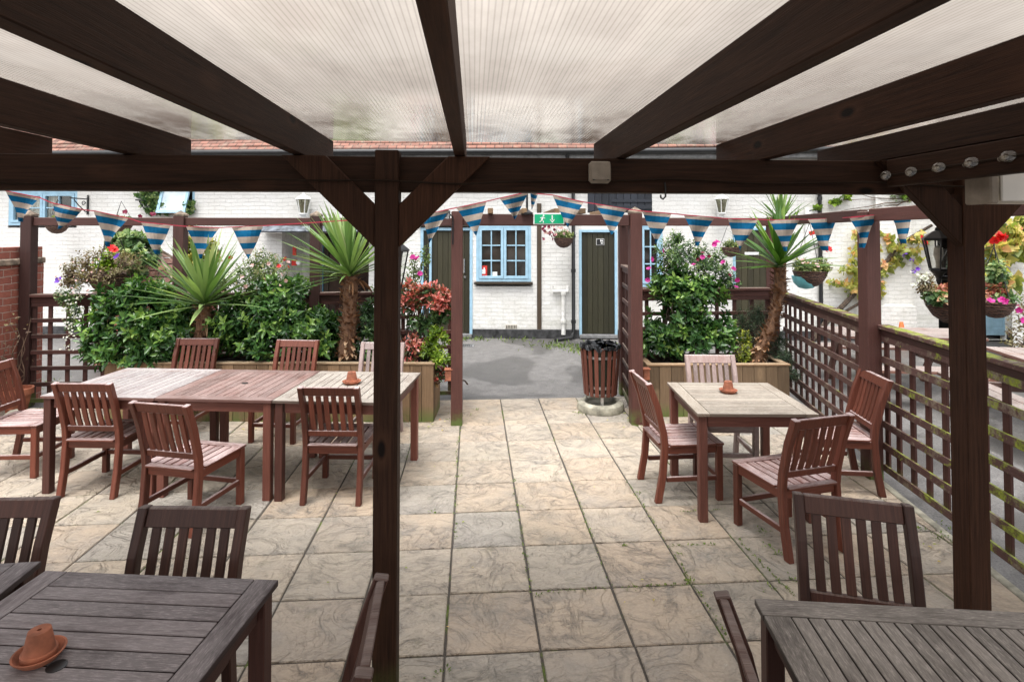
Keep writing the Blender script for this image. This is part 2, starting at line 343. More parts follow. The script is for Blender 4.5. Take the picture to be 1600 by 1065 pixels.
c = t.mix(0.8, c, t.ramp(shade, [(0.3, 0.70), (0.7, 1.12)]), 'MULTIPLY')
trl = t.n('ShaderNodeBsdfTranslucent'); t.l(c, trl.inputs[0])
tra = t.n('ShaderNodeBsdfTransparent'); t.l(t.mix(1.0, c, (0.9, 0.9, 0.9), 'MULTIPLY'), tra.inputs[0])
m1 = t.n('ShaderNodeMixShader'); m1.inputs[0].default_value = 0.10; t.l(trl.outputs[0], m1.inputs[1]); t.l(tra.outputs[0], m1.inputs[2])
bn = t.bump(t.math('ADD', t.math('MULTIPLY', rib, 0.5), t.math('MULTIPLY', t.noise(t.mapv(o, (1, 0.4, 1)), 6, 2), 0.4)), 0.10, 0.004)
gls = t.n('ShaderNodeBsdfGlossy'); gls.inputs['Roughness'].default_value = 0.13; gls.inputs[0].default_value = (0.95, 0.93, 0.9, 1); t.l(bn, gls.inputs['Normal'])
m2 = t.n('ShaderNodeMixShader'); t.l(t.schlick(0.04, 1.25), m2.inputs[0]); t.l(m1.outputs[0], m2.inputs[1]); t.l(gls.outputs[0], m2.inputs[2])
M['polycarb'] = t.done(m2.outputs[0])

GR = lambda *s: list(s)
M['laurel'] = leafmat('laurel_leaf', [(0.0, (0.018, 0.050, 0.016)), (0.45, (0.048, 0.120, 0.034)), (0.8, (0.13, 0.25, 0.055)), (1.0, (0.26, 0.40, 0.09))], 0.28, 0.26)
M['shrub'] = leafmat('shrub_leaf', [(0.0, (0.020, 0.045, 0.020)), (0.5, (0.055, 0.115, 0.040)), (0.85, (0.12, 0.21, 0.065)), (1.0, (0.24, 0.34, 0.11))], 0.3, 0.32)
M['fuchsia'] = leafmat('fuchsia_leaf', [(0.0, (0.05, 0.09, 0.03)), (0.5, (0.13, 0.20, 0.06)), (0.85, (0.27, 0.32, 0.12)), (1.0, (0.48, 0.38, 0.24))], 0.35, 0.45)
M['photinia'] = leafmat('red_photinia_leaf', [(0.0, (0.04, 0.06, 0.03)), (0.30, (0.07, 0.13, 0.05)), (0.55, (0.34, 0.07, 0.06)), (0.85, (0.58, 0.13, 0.11)), (1.0, (0.72, 0.32, 0.28))], 0.3, 0.32)
M['choisya'] = leafmat('lime_leaf', [(0.0, (0.06, 0.12, 0.015)), (0.6, (0.19, 0.30, 0.03)), (1.0, (0.42, 0.52, 0.07))], 0.35, 0.4)
M['euonymus'] = leafmat('golden_leaf', [(0.0, (0.06, 0.10, 0.012)), (0.6, (0.25, 0.30, 0.03)), (1.0, (0.52, 0.50, 0.07))], 0.3, 0.4)
M['rosemary'] = leafmat('grey_green_needle', [(0.0, (0.02, 0.045, 0.025)), (0.6, (0.06, 0.10, 0.055)), (1.0, (0.14, 0.19, 0.10))], 0.2, 0.5)
M['ivy'] = leafmat('ivy_leaf', [(0.0, (0.03, 0.075, 0.03)), (0.6, (0.12, 0.21, 0.075)), (1.0, (0.38, 0.45, 0.19))], 0.3, 0.4)
M['ivy_gold'] = leafmat('variegated_leaf', [(0.0, (0.06, 0.10, 0.02)), (0.5, (0.22, 0.24, 0.05)), (1.0, (0.56, 0.48, 0.10))], 0.3, 0.45)
M['vine'] = leafmat('autumn_vine_leaf', [(0.0, (0.16, 0.22, 0.06)), (0.35, (0.42, 0.44, 0.12)), (0.75, (0.68, 0.52, 0.20)), (1.0, (0.60, 0.26, 0.14))], 0.45, 0.5)
M['basketleaf'] = leafmat('basket_leaf', [(0.0, (0.05, 0.08, 0.025)), (0.6, (0.15, 0.21, 0.06)), (1.0, (0.34, 0.36, 0.13))], 0.35, 0.45)
M['dryleaf'] = leafmat('withered_leaf', [(0.0, (0.09, 0.055, 0.04)), (0.5, (0.20, 0.15, 0.085)), (1.0, (0.36, 0.33, 0.17))], 0.3, 0.6)
M['coleus'] = leafmat('coral_leaf', [(0.0, (0.20, 0.05, 0.04)), (0.6, (0.48, 0.16, 0.11)), (1.0, (0.60, 0.34, 0.2))], 0.3, 0.45)
M['sword'] = leafmat('yucca_leaf', [(0.0, (0.05, 0.11, 0.028)), (0.5, (0.14, 0.24, 0.07)), (0.9, (0.30, 0.40, 0.16)), (1.0, (0.46, 0.50, 0.27))], 0.25, 0.35)
M['sword_dark'] = leafmat('cordyline_leaf', [(0.0, (0.022, 0.065, 0.010)), (0.6, (0.065, 0.15, 0.022)), (0.92, (0.17, 0.28, 0.04)), (1.0, (0.36, 0.44, 0.07))], 0.25, 0.3)
M['grass'] = leafmat('joint_weed', [(0.0, (0.05, 0.09, 0.012)), (0.6, (0.13, 0.20, 0.03)), (1.0, (0.24, 0.31, 0.06))], 0.3, 0.5)
def petal(name, c): return leafmat(name, [(0.0, tuple(x * 0.55 for x in c)), (1.0, c)], 0.3, 0.5)
M['p_pink'] = petal('pink_petal', (0.80, 0.30, 0.40)); M['p_mag'] = petal('magenta_petal', (0.62, 0.03, 0.32)); M['p_red'] = petal('red_petal', (0.75, 0.02, 0.02))
M['p_purple'] = petal('purple_petal', (0.20, 0.06, 0.62)); M['p_white'] = petal('white_petal', (0.85, 0.85, 0.80)); M['p_wine'] = petal('wine_petal', (0.22, 0.01, 0.05)); M['p_blush'] = petal('blush_petal', (0.85, 0.55, 0.55))
# ------------------------------------------------------------------ objects, parts, labels
def tag(o, label, cat, group=None, kind=None):
    if label: o['label'] = label
    if cat: o['category'] = cat
    if group: o['group'] = group
    if kind: o['kind'] = kind
    return o

def thing(name, label, cat, loc=(0, 0, 0), rz=0.0, group=None):
    o = bpy.data.objects.new(name, None); COL.objects.link(o)
    o.location = loc; o.rotation_euler = (0, 0, rz); o.empty_display_size = 0.1
    return tag(o, label, cat, group)

def copy_tree(o, parent=None):
    c = o.copy(); COL.objects.link(c)
    if parent is not None: c.parent = parent
    for ch in o.children: copy_tree(ch, c)
    return c

def link_mesh(name, me, mats, parent=None, origin=None):
    for m in mats: me.materials.append(m)
    ob = bpy.data.objects.new(name, me); COL.objects.link(ob)
    if parent is not None: ob.parent = parent
    return ob

class MB:
    """collects boxes, bars, tubes, lathes; build() links them as one mesh with UV (metres along the grain) and a per-piece 'rnd'"""
    def __init__(s): s.v = []; s.f = []; s.uv = []; s.r = []; s.m = []
    def add(s, vs, fs, uvs=None, m=0, r=None):
        b = len(s.v); s.v += [tuple(p) for p in vs]
        r = rng.random() if r is None else r
        for k, f in enumerate(fs):
            s.f.append([b + i for i in f])
            s.uv.append(uvs[k] if uvs else [(vs[i][0], vs[i][1]) for i in f]); s.r.append(r); s.m.append(m)
    def box(s, c, size, M3=None, m=0, r=None, along=None):
        c = Vector(c); hx, hy, hz = (d / 2 for d in size)
        M3 = M3 or Matrix.Identity(3)
        loc = [(x, y, z) for z in (-hz, hz) for y in (-hy, hy) for x in (-hx, hx)]
        fs = [(0, 2, 3, 1), (4, 5, 7, 6), (0, 1, 5, 4), (2, 6, 7, 3), (0, 4, 6, 2), (1, 3, 7, 5)]
        ax = along if along is not None else max(range(3), key=lambda i: size[i])
        uvs = []
        for f in fs:
            cc = []
            for i in f:
                p = loc[i]; o = [p[j] for j in range(3) if j != ax]
                cc.append((p[ax], o[0] + o[1]))
            uvs.append(cc)
        s.add([c + M3 @ Vector(p) for p in loc], fs, uvs, m, r)
    def bar(s, p0, p1, w, h, up=(0, 0, 1), m=0, r=None):
        p0, p1 = Vector(p0), Vector(p1); d = (p1 - p0); L = d.length; d.normalize()
        up = Vector(up); sx = d.cross(up)
        if sx.length < 1e-4: sx = d.cross(Vector((0, 1, 0)))
        sx.normalize(); uz = sx.cross(d)
        M3 = Matrix((sx, d, uz)).transposed()
        s.box((p0 + p1) / 2, (w, L, h), M3, m, r, along=1)
    def prism(s, poly, x0, x1, frame=None, m=0, r=None):
        """polygon (a, b) extruded from x0 to x1; frame maps (x, a, b) to space"""
        n = len(poly); fr = frame or (lambda x, a, b: (x, a, b))
        vs = [fr(x0, *p) for p in poly] + [fr(x1, *p) for p in poly]
        fs = [tuple(range(n))[::-1], tuple(range(n, 2 * n))]
        uvs = [[(poly[i][1], poly[i][0]) for i in fs[0]], [(poly[i - n][1], poly[i - n][0]) for i in fs[1]]]
        for i in range(n):
            j = (i + 1) % n
            fs.append((i, j, n + j, n + i))
            uvs.append([(poly[i][1], x0), (poly[j][1], x0), (poly[j][1], x1), (poly[i][1], x1)])
        s.add(vs, fs, uvs, m, r)
    def tube(s, pts, rad, n=8, m=0, r=None, cap=True):
        pts = [Vector(p) for p in pts]; k = len(pts)
        rads = rad if isinstance(rad, (list, tuple)) else [rad] * k
        vs = []; fs = []; uvs = []; prev = None; Ls = [0.0]
        for i in range(1, k): Ls.append(Ls[-1] + (pts[i] - pts[i - 1]).length)
        for i, p in enumerate(pts):
            d = (pts[min(i + 1, k - 1)] - pts[max(i - 1, 0)]).normalized()
            a = prev - d * prev.dot(d) if prev is not None else d.cross(Vector((0.3, 0.2, 1)) if abs(d.z) < 0.9 else Vector((1, 0, 0)))
            a.normalize(); prev = a; b = d.cross(a)
            for j in range(n):
                th = 2 * math.pi * j / n
                vs.append(p + (a * math.cos(th) + b * math.sin(th)) * rads[i])
        for i in range(k - 1):
            for j in range(n):
                j2 = (j + 1) % n
                fs.append((i * n + j, i * n + j2, (i + 1) * n + j2, (i + 1) * n + j))
                c = 2 * math.pi * rads[i] / n
                uvs.append([(Ls[i], j * c), (Ls[i], (j + 1) * c), (Ls[i + 1], (j + 1) * c), (Ls[i + 1], j * c)])
        if cap:
            fs.append(tuple(range(n))[::-1]); uvs.append([(0, 0)] * n)
            fs.append(tuple(range((k - 1) * n, k * n))); uvs.append([(0, 0)] * n)
        s.add(vs, fs, uvs, m, r)
    def lathe(s, prof, n=24, c=(0, 0, 0), m=0, r=None, M3=None):
        c = Vector(c); vs = []; fs = []; uvs = []; Ls = [0.0]
        for i in range(1, len(prof)): Ls.append(Ls[-1] + math.hypot(prof[i][0] - prof[i - 1][0], prof[i][1] - prof[i - 1][1]))
        for (rr, z) in prof:
            for j in range(n):
                th = 2 * math.pi * j / n; p = Vector((rr * math.cos(th), rr * math.sin(th), z))
                vs.append(c + (M3 @ p if M3 else p))
        R0 = max(p[0] for p in prof)
        for i in range(len(prof) - 1):
            for j in range(n):
                j2 = (j + 1) % n
                fs.append((i * n + j, i * n + j2, (i + 1) * n + j2, (i + 1) * n + j))
                a, b = 2 * math.pi * R0 * j / n, 2 * math.pi * R0 * (j + 1) / n
                uvs.append([(a, Ls[i]), (b, Ls[i]), (b, Ls[i + 1]), (a, Ls[i + 1])])
        if prof[0][0] > 1e-4: fs.append(tuple(range(n))[::-1]); uvs.append([(0, 0)] * n)
        if prof[-1][0] > 1e-4: fs.append(tuple(range((len(prof) - 1) * n, len(prof) * n))); uvs.append([(0, 0)] * n)
        s.add(vs, fs, uvs, m, r)
    def quad(s, a, b, c, d, m=0, r=None, uv=None):
        s.add([a, b, c, d], [(0, 1, 2, 3)], [uv or [(0, 0), ((Vector(b) - Vector(a)).length, 0), ((Vector(b) - Vector(a)).length, (Vector(d) - Vector(a)).length), (0, (Vector(d) - Vector(a)).length)]], m, r)
    def build(s, name, mats, parent=None, bevel=0.0, smooth=False, origin=None, flat_below=None):
        if not isinstance(mats, (list, tuple)): mats = [mats]
        o = Vector(origin) if origin is not None else Vector((0, 0, 0))
        me = bpy.data.meshes.new(name)
        me.from_pydata([tuple(Vector(p) - o) for p in s.v], [], s.f)
        ul = me.uv_layers.new(name='UVMap'); flat = [c for f in s.uv for uv in f for c in uv]
        ul.data.foreach_set('uv', flat)
        at = me.attributes.new('rnd', 'FLOAT', 'FACE'); at.data.foreach_set('value', s.r)
        me.polygons.foreach_set('material_index', s.m)
        if bevel:
            bm = bmesh.new(); bm.from_mesh(me)
            es = [e for e in bm.edges if len(e.link_faces) == 2 and e.calc_face_angle(0) > 0.6]
            bmesh.ops.bevel(bm, geom=es, offset=bevel, segments=1, affect='EDGES', clamp_overlap=True)
            bm.to_mesh(me); bm.free()
        if smooth:
            me.polygons.foreach_set('use_smooth', [True] * len(me.polygons))
        me.update()
        if smooth and hasattr(me, 'set_sharp_from_angle'): me.set_sharp_from_angle(angle=R(40))
        ob = link_mesh(name, me, mats, parent)
        if parent is None: ob.location = o
        return ob

# ------------------------------------------------------------------ leaves (numpy): every leaf is a folded six-cornered blade
def nrm(a): return a / np.maximum(np.linalg.norm(a, axis=-1, keepdims=True), 1e-9)

def leafmesh(name, P, D, N, L, Wd, rnd, mat, parent, origin=(0, 0, 0), shape='leaf', curl=0.10):
    P, D, N = np.asarray(P, float), nrm(np.asarray(D, float)), np.asarray(N, float)
    n = len(P); S = nrm(np.cross(D, N)); N = np.cross(S, D)
    L = np.broadcast_to(np.asarray(L, float), (n,))[:, None]; Wd = np.broadcast_to(np.asarray(Wd, float), (n,))[:, None]
    if shape == 'leaf':
        tpl = [(0, 0, 0), (0.30, 0.46, 0.10), (0.68, 0.40, 0.06), (1, 0, -curl), (0.68, -0.40, 0.06), (0.30, -0.46, 0.10)]
    elif shape == 'petal':
        tpl = [(0, 0, 0), (0.45, 0.45, 0.12), (0.9, 0.34, 0.10), (1, 0, 0.02), (0.9, -0.34, 0.10), (0.45, -0.45, 0.12)]
    elif shape == 'palm':
        tpl = [(0, 0, 0), (0.18, 0.62, 0.0), (0.62, 0.36, 0.06), (1, 0, -curl), (0.62, -0.36, 0.06), (0.18, -0.62, 0.0)]
    else:
        tpl = [(0, 0.12, 0), (0.3, 0.5, 0.0), (0.7, 0.35, -0.02), (1, 0, -curl), (0.7, -0.35, -0.02), (0.3, -0.5, 0.0)]
    vs = np.stack([P + D * (a * L) + S * (b * Wd) + N * (c * L) for a, b, c in tpl], axis=1).reshape(-1, 3) - np.asarray(origin)
    base = np.arange(n)[:, None] * 6
    quads = np.concatenate([base + np.array([[0, 1, 2, 3]]), base + np.array([[0, 3, 4, 5]])], axis=1).reshape(-1, 4)
    me = bpy.data.meshes.new(name)
    me.vertices.add(n * 6); me.vertices.foreach_set('co', vs.ravel())
    me.loops.add(n * 8); me.loops.foreach_set('vertex_index', quads.ravel().astype(np.int32))
    me.polygons.add(n * 2); me.polygons.foreach_set('loop_start', np.arange(n * 2, dtype=np.int32) * 4)
    at = me.attributes.new('rnd', 'FLOAT', 'FACE'); at.data.foreach_set('value', np.repeat(np.clip(rnd, 0, 1), 2).astype(np.float32))
    me.update(calc_edges=True); me.validate()
    return link_mesh(name, me, [mat], parent)

def shoots(blobs, n, up=0.5, lo=0.62, hi=1.05, gap=0.42, low=-0.45):
    """tips of shoots spread through ellipsoids (centre, radii); ragged outline, gaps"""
    w = np.array([(b[1][0] * b[1][1] * b[1][2]) ** 0.667 for b in blobs]); w /= w.sum()
    Ps, Ds = [], []
    ph = nrg.uniform(0, 6.28, 6)
    while len(Ps) < n:
        b = blobs[nrg.choice(len(blobs), p=w)]
        d = nrm(nrg.normal(size=3))
        if d[2] < low: continue
        rr = nrg.uniform(lo, hi) * (1 + 0.10 * math.sin(5 * d[0] + ph[0]) + 0.10 * math.sin(6 * d[2] + ph[1]))
        p = np.array(b[0]) + d * np.array(b[1]) * rr
        g = math.sin(p[0] * 9 + ph[2]) + math.sin(p[1] * 8 + ph[3]) + math.sin(p[2] * 10 + ph[4])
        if g < -1.5 + gap * nrg.normal(): continue
        Ps.append(p); Ds.append(nrm(d * np.array([1, 1, 0.7]) + np.array([0, 0, up]) + nrg.normal(size=3) * 0.28))
    return np.array(Ps), np.array(Ds)

def leafy(name, blobs, n_shoots, per, size, aspect, mat, parent, origin, shoot_len=0.10, up=0.5, young=0.35, shape='leaf', lo=0.62, hi=1.05, gap=0.42, low=-0.45, droop=0.0, curl=0.10):
    Ps, Ds = shoots(blobs, n_shoots, up, lo, hi, gap, low)
    k = per; n = len(Ps) * k
    tt = np.tile(np.linspace(0, 1, k), len(Ps)); P0 = np.repeat(Ps, k, 0); D0 = np.repeat(Ds, k, 0)
    a = nrm(np.cross(D0, np.array([0.31, 0.2, 0.93]))); b = np.cross(D0, a)
    ang = np.tile(np.arange(k) * 2.4, len(Ps)) + np.repeat(nrg.uniform(0, 6.28, len(Ps)), k)
    side = a * np.cos(ang)[:, None] + b * np.sin(ang)[:, None]
    phi = (1.45 - 0.75 * tt + nrg.normal(size=n) * 0.18)[:, None]
    D = D0 * np.cos(phi) + side * np.sin(phi) + np.array([0, 0, -droop])
    N = D0 * np.sin(phi) - side * np.cos(phi) + nrg.normal(size=(n, 3)) * 0.15
    P = P0 + D0 * ((tt - 1) * shoot_len)[:, None]
    L = size * nrg.uniform(0.55, 1.35, n) * (1 - 0.35 * tt ** 2)
    base = np.repeat(nrg.uniform(0.0, 0.5, len(Ps)) + 0.38 * (nrg.random(len(Ps)) < 0.24), k)
    rnd = np.clip(base + young * tt ** 2 + nrg.normal(size=n) * 0.10, 0, 1)
    return leafmesh(name, P, D, N, L, L * aspect, rnd, mat, parent, origin, shape, curl)

def blossoms(name, pts, size, mat, parent, origin, petals=5, face=None):
    P, D, N, rd = [], [], [], []
    for p in pts:
        ax = nrm(np.array(face if face is not None else (0, -0.7, 0.5)) + nrg.normal(size=3) * 0.5)
        a = nrm(np.cross(ax, [0.3, 0.5, 0.8])); b = np.cross(ax, a); s0 = nrg.uniform(0, 6.28)
        for k in range(petals):
            th = s0 + 2 * math.pi * k / petals
            dd = a * math.cos(th) + b * math.sin(th) + ax * nrg.uniform(0.1, 0.6)
            P.append(p); D.append(dd); N.append(ax + nrg.normal(size=3) * 0.1); rd.append(nrg.uniform(0.3, 1.0))
    return leafmesh(name, P, D, N, size, size * 0.95, np.array(rd), mat, parent, origin, 'petal')

def stems(name, base_pts, tips, rad, mat, parent, origin, wig=0.06, n=5):
    mb = MB()
    for b0, t0 in zip(base_pts, tips):
        b0, t0 = Vector(b0), Vector(t0); pts = []
        for i in range(n + 1):
            f = i / n; p = b0.lerp(t0, f) + Vector((rng.uniform(-1, 1), rng.uniform(-1, 1), rng.uniform(-0.4, 0.4))) * wig * (1 if 0 < i < n else 0)
            pts.append(p)
        mb.tube(pts, [rad * (1 - 0.65 * i / n) for i in range(n + 1)], 5)
    return mb.build(name, mat, parent, smooth=True, origin=origin)

def blob(px, py, v, rx, ry, rz):
    """ellipsoid centred behind photo pixel (px, py) at depth v"""
    return (np.array(V(px, py, v)), (rx, ry, rz))
# ================================================================== SETTING
def sheet(name, mat, pts, z, kind='structure'):
    mb = MB(); mb.add([(x, y, z) for x, y in pts], [tuple(range(len(pts)))], [[(x, y) for x, y in pts]])
    o = mb.build(name, mat); o['kind'] = kind; return o

sheet('asphalt_ground', M['asphalt'], [(-60, -40), (60, -40), (60, 80), (-60, 80)], -0.03)

def clip(poly, a, b, c):
    """keep the side a*x + b*y <= c"""
    out = []
    for i in range(len(poly)):
        p, q = poly[i], poly[(i + 1) % len(poly)]
        dp, dq = a * p[0] + b * p[1] - c, a * q[0] + b * q[1] - c
        if dp <= 0: out.append(p)
        if (dp < 0 < dq) or (dq < 0 < dp):
            t_ = dp / (dp - dq); out.append((p[0] + (q[0] - p[0]) * t_, p[1] + (q[1] - p[1]) * t_))
    return out

PX, PY = 0.4505, 0.4575
mb = MB()
for i in range(-13, 9):
    for j in range(-10, 9):
        x0, y0 = -0.132 + i * PX, 2.753 + j * PY
        g = 0.0062
        q = [(x0 + g + rng.uniform(-.002, .002), y0 + g + rng.uniform(-.002, .002)), (x0 + PX - g + rng.uniform(-.002, .002), y0 + g + rng.uniform(-.002, .002)),
             (x0 + PX - g + rng.uniform(-.002, .002), y0 + PY - g + rng.uniform(-.002, .002)), (x0 + g + rng.uniform(-.002, .002), y0 + PY - g + rng.uniform(-.002, .002))]
        # the patio stops at the skewed kerb on the right
        q = clip(q, 1.0, -0.175, 2.42)
        if len(q) < 3: continue
        zt = rng.uniform(-0.0015, 0.0015); n = len(q); cx = sum(p[0] for p in q) / n; cy = sum(p[1] for p in q) / n
        ins = 0.006
        top = []
        for p in q:
            d = math.hypot(cx - p[0], cy - p[1]); top.append((p[0] + (cx - p[0]) / d * ins, p[1] + (cy - p[1]) / d * ins))
        vs = [(p[0], p[1], -0.025) for p in q] + [(p[0], p[1], zt - 0.005) for p in q] + [(p[0], p[1], zt) for p in top]
        fs = []; 
        for k in range(n):
            k2 = (k + 1) % n
            fs += [(k, k2, n + k2, n + k), (n + k, n + k2, 2 * n + k2, 2 * n + k)]
        fs.append(tuple(range(2 * n, 3 * n)))
        mb.add(vs, fs)
o = mb.build('paving', M['slab']); o['kind'] = 'structure'
jp = clip([(-6.0, -2.0), (6, -2.0), (6, 6.87), (-6.0, 6.87)], 1.0, -0.175, 2.425)
sheet('paving_joints', M['joint'], jp, -0.0085)

# weeds in the joints of the paving and fallen leaves, countless: stuff
P, D, N, L, rd = [], [], [], [], []
def tuft(x, y, n, s):
    for k in range(max(1, n // 3)):
        a = nrg.uniform(0, 6.28); rr = abs(nrg.normal()) * s * .7
        P.append((x + rr * math.cos(a), y + rr * math.sin(a) * 0.8, 0.0)); e = nrg.uniform(0.25, 1.2)
        D.append((math.cos(a) * math.cos(e), math.sin(a) * math.cos(e), math.sin(e))); N.append((-math.cos(a) * math.sin(e), -math.sin(a) * math.sin(e), math.cos(e)))
        L.append(nrg.uniform(0.008, 0.019)); rd.append(nrg.uniform(0.1, 1))
for (px, py, n, s) in [(1190, 830, 60, .05), (1215, 865, 70, .05), (1200, 855, 40, .04), (1240, 905, 60, .05), (1205, 918, 50, .05), (1060, 866, 30, .03), (1078, 910, 40, .03), (1435, 825, 90, .05), (1470, 838, 120, .06), (1490, 848, 60, .05),
                       (680, 802, 30, .04), (990, 917, 34, .04), (975, 852, 30, .03), (716, 660, 130, .06), (745, 640, 70, .05), (995, 665, 90, .05), (905, 645, 110, .06), (700, 655, 50, .06), (716, 690, 20, .03), (714, 745, 30, .03), (805, 752, 20, .03), (690, 1050, 50, .04), (1000, 770, 26, .03), (812, 790, 20, .03),
                       (920, 545, 220, .16), (870, 540, 120, .12), (150, 800, 16, .03), (840, 930, 30, .03), (60, 640, 60, .07)]:
    p = G(px, py); tuft(p.x, p.y, n, s)
# a thin line of moss tufts along some joints
for (x0, y0, x1, y1, n) in [(714, 690, 711, 840, 70), (722, 640, 716, 690, 40), (801, 750, 830, 925, 60), (979, 750, 1140, 1000, 130), (891, 750, 955, 920, 60), (830, 925, 1075, 913, 70), (1150, 840, 1240, 930, 90), (1040, 853, 1120, 850, 40), (1060, 800, 1140, 795, 30)]:
    for k in range(n):
        f = rng.random(); p = G(x0 + (x1 - x0) * f, y0 + (y1 - y0) * f); tuft(p.x, p.y, 1, .008)
o = leafmesh('joint_weeds', P, D, N, np.array(L), np.array(L) * .55, np.array(rd), M['grass'], None)
tag(o, 'small green weeds and moss growing in the paving joints', 'weeds', kind='stuff')
P, D, N, L, rd = [], [], [], [], []
for k in range(60):
    px, py = rng.choice([(1000, 655), (975, 650), (690, 650), (1460, 860), (380, 670), (680, 655)]) if k < 40 else (rng.uniform(250, 1250), rng.uniform(640, 1000))
    p = G(px + rng.gauss(0, 16), py + rng.gauss(0, 7)); a = rng.uniform(0, 6.28)
    P.append((p.x, p.y, 0.004 + rng.uniform(0, .008))); D.append((math.cos(a), math.sin(a), rng.uniform(-.1, .35))); N.append((rng.uniform(-.4, .4), rng.uniform(-.4, .4), 1)); L.append(rng.uniform(.012, .04) if k < 40 else rng.uniform(.008, .022)); rd.append(rng.random())
o = leafmesh('fallen_leaves', P, D, N, np.array(L), np.array(L) * .6, np.array(rd), M['vine'], None)
tag(o, 'fallen brown leaves and petals scattered over the paving', 'leaves', kind='stuff')

# bigger grass tufts at the foot of the white wall
P, D, N, L, rd = [], [], [], [], []
for (px, py, n, sx_, sy_) in [(922, 546, 420, 16, 4), (880, 541, 160, 24, 3), (735, 530, 60, 12, 2), (800, 532, 70, 40, 1.5), (60, 600, 60, 30, 6), (720, 655, 160, 9, 4), (996, 662, 120, 10, 3), (915, 648, 120, 12, 4), (1462, 838, 160, 18, 10), (1500, 870, 60, 12, 8)]:
    for k in range(n):
        p = G(px + rng.gauss(0, sx_), py + rng.gauss(0, sy_), -.03); a = nrg.uniform(0, 6.28); e = nrg.uniform(.4, 1.4)
        P.append(tuple(p)); D.append((math.cos(a) * math.cos(e), math.sin(a) * math.cos(e), math.sin(e))); N.append((-math.cos(a) * math.sin(e), -math.sin(a) * math.sin(e), math.cos(e))); L.append(nrg.uniform(.03, .085) * (p.y / 10)); rd.append(nrg.uniform(0, 1))
o = leafmesh('grass_tufts', P, D, N, np.array(L), np.array(L) * .22, np.array(rd), M['grass'], None)
tag(o, 'scruffy grass and weeds along the foot of walls and posts', 'grass', kind='stuff')
dc = G(729, 540, -.03); dg = thing('drain_cover', 'small dark iron drain grate in the asphalt by the double door', 'drain', (dc.x, dc.y, -.03), -.1)
mb = MB(); mb.box((0, 0, .002), (.26, .26, .012)); mb.build('frame', M['lead'], dg); mb = MB()
for k in range(6): mb.box((-.09 + k * .036, 0, .0095), (.018, .2, .006))
mb.build('slots', M['black'], dg)

# ================================================================== WHITE BUILDING
BL = (0, 11.02, 0)
bd = thing('white_building', 'long white painted brick outbuilding with clay tile roof behind the patio', 'building', BL, WA)
def rect(x0, y0, x1, y1):
    a, b = W(x0, y0), W(x1, y1); return (min(a[0], b[0]), min(a[1], b[1]), max(a[0], b[0]), max(a[1], b[1]))
r_w1 = rect(14, 298, 120, 352); r_w2 = rect(254, 292, 304, 333)
r_porch = (-3.72, 0.0, -2.02, 1.98)
r_dA = (-1.02, 0.0, -0.02, 2.08); r_win = rect(744, 351, 830, 440)
r_dC = (2.00, 0.0, 2.72, 2.02); r_wR = rect(969, 350, 1036, 448); r_dD = (4.87, 0.0, 5.66, 2.06)
r_loft = rect(918, 285, 1019, 330); r_op = (8.60, 0.0, 9.80, 1.95)
holes = [r_w1, r_w2, r_porch, r_dA, r_win, r_dC, r_wR, r_dD, r_loft, r_op]
S0, S1, ZT = -16.0, 13.0, 3.62
xs = sorted({S0, S1, *[h[0] for h in holes], *[h[2] for h in holes]}); zs = sorted({-0.05, ZT, *[max(-0.05, h[1]) if h[1] > 0.01 else -0.05 for h in holes], *[h[3] for h in holes]})
mb = MB()
def inhole(x, z): return any(h[0] < x < h[2] and h[1] - 0.06 < z < h[3] for h in holes)
for i in range(len(xs) - 1):
    for k in range(len(zs) - 1):
        if inhole((xs[i] + xs[i + 1]) / 2, (zs[k] + zs[k + 1]) / 2): continue
        a, b, c, d = xs[i], xs[i + 1], zs[k], zs[k + 1]
        mb.quad((a, 0, c), (b, 0, c), (b, 0, d), (a, 0, d), uv=[(a, c), (b, c), (b, d), (a, d)])
for h in holes:  # reveals
    x0, z0, x1, z1 = h; dp = 0.14
    mb.quad((x0, 0, z0), (x0, 0, z1), (x0, dp, z1), (x0, dp, z0), uv=[(0, z0), (0, z1), (dp, z1), (dp, z0)])
    mb.quad((x1, 0, z1), (x1, 0, z0), (x1, dp, z0), (x1, dp, z1), uv=[(0, z1), (0, z0), (dp, z0), (dp, z1)])
    mb.quad((x0, 0, z1), (x1, 0, z1), (x1, dp, z1), (x0, dp, z1), uv=[(x0, 0), (x1, 0), (x1, dp), (x0, dp)])
    mb.quad((x1, 0, z0), (x0, 0, z0), (x0, dp, z0), (x1, dp, z0), uv=[(x1, 0), (x0, 0), (x0, dp), (x1, dp)])
# back and ends so that the block is closed
mb.quad((S1, 5, -.05), (S0, 5, -.05), (S0, 5, ZT), (S1, 5, ZT)); mb.quad((S0, 5, -.05), (S0, 0, -.05), (S0, 0, ZT), (S0, 5, ZT)); mb.quad((S1, 0, -.05), (S1, 5, -.05), (S1, 5, ZT), (S1, 0, ZT))
